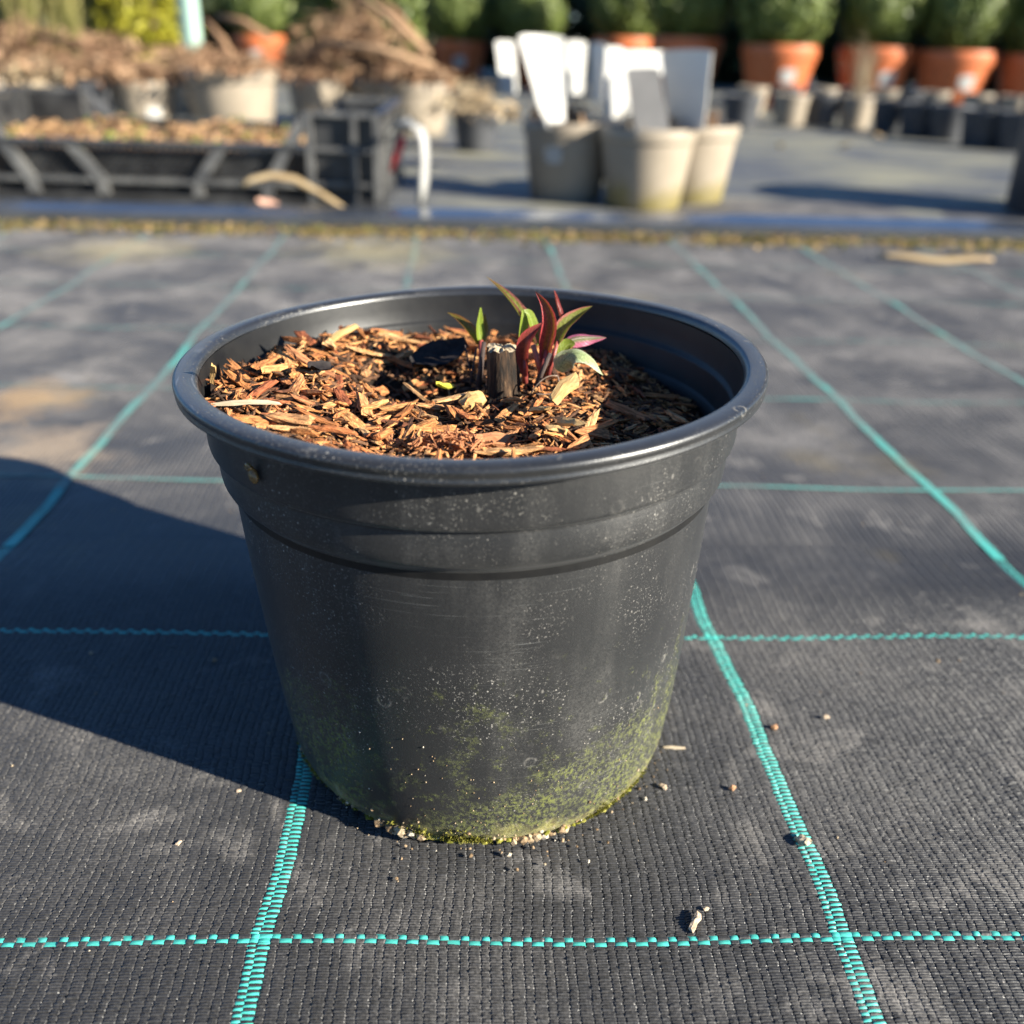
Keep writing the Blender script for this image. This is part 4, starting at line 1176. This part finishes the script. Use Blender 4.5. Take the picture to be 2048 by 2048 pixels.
# dead stems ------------------------------------------------------------------
M_BRST = island_mat('dead_brown', [(0, (.13, .07, .04)), (.4, (.27, .16, .09)), (.8, (.38, .25, .15)), (1, (.20, .09, .05))], .85, (40, 40, 40), 4, .1, .2, .3, .001)
M_TANST = island_mat('dead_tan', [(0, (.30, .22, .13)), (.5, (.44, .33, .20)), (1, (.54, .43, .28))], .8, (40, 40, 40), 4, .15, .2, .3, .001)
def dead_plant(P, label, n=60, h=.12, spread=.10, droop=.5, mat=M_BRST, lean=(0, 0), leaves=80, name='dead_plant', cat='dead plant', r=.0016, group=None):
    root = empty(name, P); tag(root, label, cat, group)
    mb = MB()
    for k in range(n):
        a_ = random.uniform(0, 6.283); s_ = random.uniform(.1, 1) * spread; hh = h * random.uniform(.5, 1.1)
        b0 = Vector((random.gauss(0, .02), random.gauss(0, .02), 0))
        e = b0 + Vector((math.cos(a_) * s_ + lean[0] * hh, math.sin(a_) * s_ + lean[1] * hh, hh * (1 - droop * s_ / spread)))
        m_ = (b0 + e) / 2 + Vector((0, 0, hh * .3 + random.uniform(0, .02)))
        mb.tube([b0, b0.lerp(m_, .6) + Vector((0, 0, .01)), m_, e], [r, r, r * .8, r * .4], 4)
    mb.build('stems', mat, root)
    mb = MB()
    for k in range(leaves):
        a_ = random.uniform(0, 6.283); s_ = random.uniform(.1, 1.05) * spread; hh = h * random.uniform(.05, .85)
        c = Vector((math.cos(a_) * s_ + lean[0] * hh, math.sin(a_) * s_ + lean[1] * hh, hh * (1 - droop * .6 * s_ / spread)))
        L = random.uniform(.008, .022)
        R_ = Quaternion((random.gauss(0, 1), random.gauss(0, 1), random.gauss(0, 1), random.gauss(0, 1))).normalized()
        mb.add([c + R_ @ Vector(v_) for v_ in ((-L, 0, 0), (0, -L * .4, L * .2), (L, 0, L * .1), (0, L * .4, L * .2))], [(0, 1, 2, 3)])
    if leaves: mb.build('dead_leaves', mat, root)
    return root
for pp, lab_, ln in ((pA, 'low brown dead stems in the front taupe pot of the label group', 18), (pB, 'low dead stems in the right taupe pot of the label group', 14), (pC, 'dead brown stems in the shaded left pot of the label group', 24)):
    dead_plant(Vector(pp.location) + Vector((0, 0, .113)), lab_, ln, .045, .06, .6, M_TANST if pp is pA else M_BRST, leaves=40)

# row of taupe pots at the left, behind the crate
gB = 'taupe pots with dead plants behind the crate'
rowL = [(-25, 262, .075, M_TAUPE, 'taupe pot at the left edge behind the crate', None), (95, 262, .066, M_TAUPE, 'shaded grey taupe pot second from the left behind the crate', None), (190, 262, .060, M_DARKPOT, 'dark pot between two taupe pots behind the crate', None),
        (300, 262, .078, M_TAUPE, 'taupe pot with a white sticker behind the crate', (-1.12, .05, .035, .035)), (470, 266, .118, M_TAUPE, 'widest taupe pot behind the right half of the crate', None),
        (640, 250, .080, M_TAUPE, 'taupe pot behind the right corner of the crate', None), (786, 240, .085, M_TAUPE, 'taupe pot under drooping brown stems right of the crate', None)]
for i, (x, y, rt, mt, lab_, stk) in enumerate(rowL):
    P = on(x, y + 5, 0)
    hh = .155 if rt > .1 else .125
    small_pot('nursery_pot', P, rt, rt * .82, hh, .026, mt, lab_, 'nursery pot', gB, random.uniform(-.2, .2), stk)
    dead_plant(P + Vector((0, 0, hh - .012)), ['brown dead stems in the pot at the left edge', 'tan dead stems in the shaded second pot from the left', 'russet dead stems over the dark pot behind the crate', 'russet dead leaves above the pot with the white sticker', 'dense russet dead stems over the widest pot behind the crate', 'dead brown stems in the pot behind the right crate corner', 'drooping dead brown stems in the pot right of the crate'][i],
               [60, 70, 60, 80, 130, 60, 110][i], [.12, .07, .09, .06, .05, .05, .09][i], [.15, .11, .12, .12, .16, .12, .19][i], .65 if i < 6 else 1.25, M_TANST if i == 1 else M_BRST, leaves=[160, 160, 140, 200, 260, 140, 200][i], group='dead plants in the taupe pots')
# a second line of dead plants further back fills the gap
back = [(60, 200, 3.4, .17, .22), (230, 195, 3.5, .13, .22), (400, 190, 3.3, .10, .2), (640, 200, 3.2, .13, .2), (765, 190, 3.0, .23, .19), (830, 190, 2.9, .07, .12)]
for i, (x, y, Y_, h_, s_) in enumerate(back):
    P = at(x, y, Y_); P.z = 0
    P2 = P.copy()
    small_pot('nursery_pot', P2, .10, .082, .13, .026, M_TAUPE, ['first', 'second', 'third', 'fourth', 'fifth', 'sixth'][i] + ' pot from the left in the back line of dead plants', 'nursery pot', 'pots in the back line of dead plants')
    dead_plant(P2 + Vector((0, 0, .12)), ['sprawling brown dead perennial, leftmost of the back line', 'russet dead perennial behind the pot with the white sticker', 'russet dead perennial below the teal post', 'brown dead perennial behind the widest taupe pot', 'tall tan dead stems leaning left, behind the crate corner', 'bushy brown dead stems left of the white labels'][i],
               [90, 90, 90, 100, 170, 140][i], h_, s_, .55, M_BRST, (-.45, 0) if i == 4 else (0, 0), 260, group='back line of dead plants', r=.0022)
# loose long brown stalks
mb_lab = [((640, 84), (868, 132), 2.8, 'long brown stalk lying across the back line of dead plants'), ((700, -20), (860, 110), 2.9, 'brown stalk slanting down from the top left of the dead clump'), ((735, -20), (850, 95), 2.95, 'second brown stalk slanting beside the dead clump'), ((410, 40), (480, 140), 2.9, 'orange brown stalk leaning right of the teal post'), ((430, 30), (540, 75), 3.0, 'tan stalk slanting across to the leftmost terracotta pot'), ((60, 70), (240, 120), 3.0, 'dark brown stalk lying over the pots at the left')]
for (a_, b_, Y_, lab_) in mb_lab:
    A_, B_ = at(*a_, Y_), at(*b_, Y_ - .05)
    mb = MB(); mb.tube([A_, A_.lerp(B_, .5) + Vector((0, 0, .012)), B_], [.006, .011, .009], 7)
    o = mb.build('dead_stalk', M_BRST, None, True); tag(o, lab_, 'stalk', 'loose dead stalks')

Pd = on(952, 300, 0)
small_pot('nursery_pot', Pd, .058, .046, .085, .018, M_DARKPOT, 'small dark pot in shade between the crate and the white labels', 'nursery pot')
dead_plant(Pd + Vector((0, 0, .075)), 'bushy tan dead leaves spilling over the small dark pot', 70, .10, .12, 1.1, M_TANST, (-.3, 0), 130)
# right hand rows of small pots
gR = 'small pots in the rows at the right'
rowR = [(1478, 268, M_DARKPOT), (1575, 262, M_TAUPE), (1638, 262, M_DARKPOT), (1706, 266, M_TAUPE), (1775, 276, M_DARKPOT), (1830, 284, M_DARKPOT), (1888, 290, M_DARKPOT), (1955, 305, M_DARKPOT), (2025, 312, M_DARKPOT),  # dark ones are shaded pots, their shade put into the plastic colour
        (1500, 238, M_TAUPE), (1566, 236, M_DARKPOT), (1640, 238, M_TAUPE), (1702, 240, M_DARKPOT), (1765, 242, M_TAUPE), (1812, 244, M_DARKPOT), (1862, 246, M_TAUPE), (1945, 252, M_TAUPE), (2020, 258, M_TAUPE)]
ordn = ['first', 'second', 'third', 'fourth', 'fifth', 'sixth', 'seventh', 'eighth', 'ninth']
for i, (x, y, mt) in enumerate(rowR):
    P = on(x, y - 10, 0)
    fr = i < 9
    small_pot('nursery_pot', P, .062 if mt is M_TAUPE else .064, .050, .105, .02, mt, '%s %s pot from the left in the %s row of small pots at the right' % (ordn[i] if fr else ordn[i - 9], 'taupe' if mt is M_TAUPE else 'dark', 'front' if fr else 'back'), 'nursery pot', gR)
P = on(1706, 256, 0); dead_plant(P + Vector((0, 0, .09)), 'dry tan grass tuft in the lit taupe pot before the terracotta pots', 42, .22, .085, .25, M_TANST, (-.12, 0), 0, 'dry_grass', 'dry grass', .0010)
for i, (x, y) in enumerate(((1757, 272), (1560, 292), (1690, 292))):
    scrap('dead_leaf', on(x, y, .006), .035, (.3, .3, i * 1.3), M_DRY, ['pale dead leaf propped at the foot of the small pots right of the dry grass', 'dead leaf on the bed before the second small pot', 'dead leaf on the bed before the pot of dry grass'][i], 'leaf')

# dark tub at the right edge
tubP = on(2152, 430, 0)
small_pot('tub', tubP, .125, .115, .185, .03, M_DARKPOT, 'large dark tub cut by the right edge of the picture', 'tub')

# ---------------------------------------------------------------- boxwood balls in terracotta pots
M_BOX = island_mat('boxwood_leaf', [(0, (.06, .09, .016)), (.5, (.12, .16, .032)), (1, (.19, .22, .06))], .5, (40, 40, 40), 4, .06, .4, 0)
M_TRUNK = simple('trunk_bark', (.08, .055, .035), (.16, .115, .075), 40, .9, .6, .003, .2, (1, 1, .2))
def leaf_cloud(n, fn, L, seed, asp=.5):
    r = np.random.default_rng(seed)
    C = np.array([fn(r) for _ in range(n)])
    q = r.normal(size=(n, 4)); q /= np.linalg.norm(q, axis=1, keepdims=True)
    w, x, y, z = q.T
    ex = np.stack([1 - 2 * (y * y + z * z), 2 * (x * y + z * w), 2 * (x * z - y * w)], -1)
    ey = np.stack([2 * (x * y - z * w), 1 - 2 * (x * x + z * z), 2 * (y * z + x * w)], -1)
    ll = (L * r.uniform(.7, 1.3, n))[:, None]
    V = np.stack([C - ex * ll, C - ey * ll * asp, C + ex * ll, C + ey * ll * asp], 1).reshape(-1, 3)
    Q = np.arange(4 * n).reshape(-1, 4)
    return V, Q
def ball_pt(r):
    d = r.normal(size=3); d /= np.linalg.norm(d)
    k = (1 + .05 * math.sin(d[0] * 9 + d[2] * 7) + .04 * math.sin(d[1] * 13 + 2)) * (.80 + .2 * r.random() ** .5)
    return d * k * np.array([.200, .200, .215])
def ball_mesh(n, L, seed):
    r = np.random.default_rng(seed)
    C = np.array([ball_pt(r) for _ in range(n)])
    nn = C / np.linalg.norm(C, axis=1, keepdims=True) + r.normal(size=(n, 3)) * .38
    nn /= np.linalg.norm(nn, axis=1, keepdims=True)
    ex = np.cross(nn, r.normal(size=(n, 3))); ex /= np.linalg.norm(ex, axis=1, keepdims=True)
    ey = np.cross(nn, ex); ll = (L * r.uniform(.7, 1.3, n))[:, None]
    V = np.stack([C - ex * ll, C - ey * ll * .5, C + ex * ll, C + ey * ll * .5], 1).reshape(-1, 3)
    return V, np.arange(4 * n).reshape(-1, 4)
V_, Q_ = ball_mesh(6500, .012, 5)
core = MB(); core.lathe([(.158 * math.sin(a_) + .001, -.17 * math.cos(a_)) for a_ in np.linspace(0, math.pi, 14)], 24)
V_ = np.concatenate([V_, np.array([tuple(q) for q in core.v])]); Q_ = np.concatenate([Q_, np.array(core.f) + 4 * 6500])
me_ball = np_mesh('crown', V_, Q_, M_BOX)
mbk = MB(); vs, fs = blob((0, 0, 0), .19, 4)
mbt = MB(); mbt.tube([(0, 0, -.30), (.004, .003, -.15), (0, 0, .0)], [.016, .014, .010], 8)
for k in range(6):
    a_ = k * 1.05; mbt.tube([(0, 0, -.16 + .02 * k), (.06 * math.cos(a_), .06 * math.sin(a_), -.08 + .02 * k), (.15 * math.cos(a_), .15 * math.sin(a_), .02 + .02 * k)], [.008, .006, .003], 6)
me_trunk = mbt.mesh('trunk', M_TRUNK)
PLACES = [('leftmost', 520, 6.6, .25), ('second', 918, 6.3, .255), ('third', 1057, 6.2, .26), ('fourth', 1245, 5.7, .30), ('fifth', 1372, 5.1, .305), ('sixth', 1560, 4.85, .285), ('seventh', 1752, 4.85, .29), ('eighth', 1914, 4.75, .285), ('rightmost', 2085, 4.7, .28)]
for i, (nm, x, Y_, h_) in enumerate(PLACES):
    P = at(x, 100, Y_); P.z = 0
    nm2 = nm if nm in ('leftmost', 'rightmost') else nm + ' from left'
    sc_ = h_ / .285
    h_ -= .022
    th = -1.25
    small_pot('terracotta_pot', P, .172 * (1 if i > 3 else .92), .118, h_, .055, M_TERRA, 'terracotta coloured pot under the %s boxwood ball' % (nm2), 'plant pot', 'terracotta pots under boxwood balls', random.uniform(-.1, .1), (-1.50, h_ * .52, .07, .06) if i not in (2, 3, 4) else None)
    b_ = empty('boxwood_ball', P + Vector((0, 0, h_ + .178)), random.uniform(0, 6))
    s_ = random.uniform(.97, 1.08)
    b_.scale = (s_ * random.uniform(.93, 1.05), s_ * random.uniform(.93, 1.05), s_ * random.uniform(.95, 1.1)); b_.rotation_euler = (random.gauss(0, .06), random.gauss(0, .06), random.uniform(0, 6))
    tag(b_, 'clipped round boxwood, %s in the row of terracotta pots' % nm2, 'boxwood', 'clipped boxwood balls')
    link('crown', me_ball, b_); link('trunk', me_trunk, b_)

# ---------------------------------------------------------------- shrubs and conifers behind
M_DARKG = island_mat('dark_evergreen', [(0, (.012, .02, .007)), (.6, (.025, .038, .012)), (1, (.045, .06, .02))], .6, (20, 20, 20), 4, .15, .3, 0)
def bush(name, P, rx, ry, h, n, L, mat, label, cat, seed, group=None, asp=.45, trunk_h=.25):
    o = empty(name, P); tag(o, label, cat, group)
    def fn(r):
        while True:
            d = r.normal(size=3); d /= np.linalg.norm(d)
            k = (.45 + .55 * r.random() ** .4) * (1 + .12 * math.sin(d[0] * 7 + seed) + .12 * math.sin(d[2] * 9 + seed * 2))
            z = h * .5 + d[2] * k * h * .5
            return np.array([d[0] * k * rx, d[1] * k * ry, max(.03, z)])
    V, Q = leaf_cloud(n, fn, L, seed, asp)
    link('crown', np_mesh('crown', V, Q, mat), o)
    mb = MB(); mb.tube([(0, 0, -.01), (.01, .01, h * .3), (0, .01, h * .7)], [.03, .022, .008], 7)
    mb.build('trunk', M_TRUNK, o)
    return o
names_h = ['leftmost', 'second', 'third', 'fourth', 'fifth', 'sixth', 'seventh', 'eighth', 'rightmost']
for i in range(9):
    x = -4.4 + i * 1.15
    bush('evergreen_shrub', Vector((x, 7.7 + .069 * x + .2 * math.sin(i * 2), -.01)), .75, .45, .80, 5000, .06, M_DARKG, 'dark evergreen shrub behind the boxwood row, %s of its line' % (names_h[i] if i in (0, 8) else names_h[i] + ' from the left'), 'shrub', 40 + i, 'dark evergreens behind the boxwood row')
for i in range(4):       # unseen conifers added out of view to shade the ground behind the boxwood
    bush('shade_conifer', Vector((3.85 + i * .30, 5.75 + i * .75, -.01)), .65, .65, 2.9, 6500, .075, M_DARKG, 'unseen tall dark conifer added right of the boxwood to cast shade, %s from the front' % ordn[i], 'conifer', 60 + i, 'unseen conifers added for shade')
M_YEL = island_mat('golden_leaf', [(0, (.22, .22, .02)), (.5, (.42, .38, .03)), (1, (.55, .50, .07))], .6, (20, 20, 20), 4, .35, .3, 0)
M_YG = island_mat('grass_leaf', [(0, (.14, .15, .04)), (.5, (.27, .25, .08)), (1, (.38, .32, .15))], .6, (20, 20, 20), 4, .3, .3, 0)
P = at(300, 60, 4.2); P.z = 0
bush('golden_conifer', P, .17, .17, .75, 2200, .022, M_YEL, 'bright golden yellow conifer left of the teal post', 'conifer', 71)
P = at(225, 60, 4.3); P.z = 0
bush('green_conifer', P, .16, .16, .7, 1500, .022, M_YG, 'soft green conifer left of the golden one', 'conifer', 72)
P = at(440, 20, 4.9); P.z = 0
for i, (x, Y_) in enumerate(((40, 3.9), (130, 4.0))):
    P = at(x, 60, Y_); P.z = 0
    dead_plant(P, ['pale green upright grass at the left edge', 'yellowish upright grass right of the grass at the left edge'][i], 170, .62, .13, .12, M_YG, (0, 0), 0, 'ornamental_grass', 'grass', .0035, 'upright grasses at the left')
for i, (x, Y_) in enumerate(((640, 5.6), (785, 5.4))):
    P = at(x, 60, Y_); P.z = 0
    bush('olive_shrub', P, .17, .17, .8, 1500, .028, M_BOX, ['olive green shrub right of the leftmost boxwood', 'olive green shrub left of the second boxwood'][i], 'shrub', 80 + i)
# pale teal post
M_TEAL = simple('teal_post_paint', (.24, .36, .30), (.32, .45, .37), 14, .6, .2, .002, .3, (1, 1, .2))
Pt = at(388, 128, 3.45); Pt.z = 0
mb = MB(); mb.lathe([(.001, 0), (.033, 0), (.034, .02), (.033, .9), (.031, 1.1), (.028, 1.105), (.001, 1.106)], 20)
o = mb.build('post', M_TEAL, None, True); o.location = Pt; tag(o, 'pale teal round post standing among the dead plants', 'post')
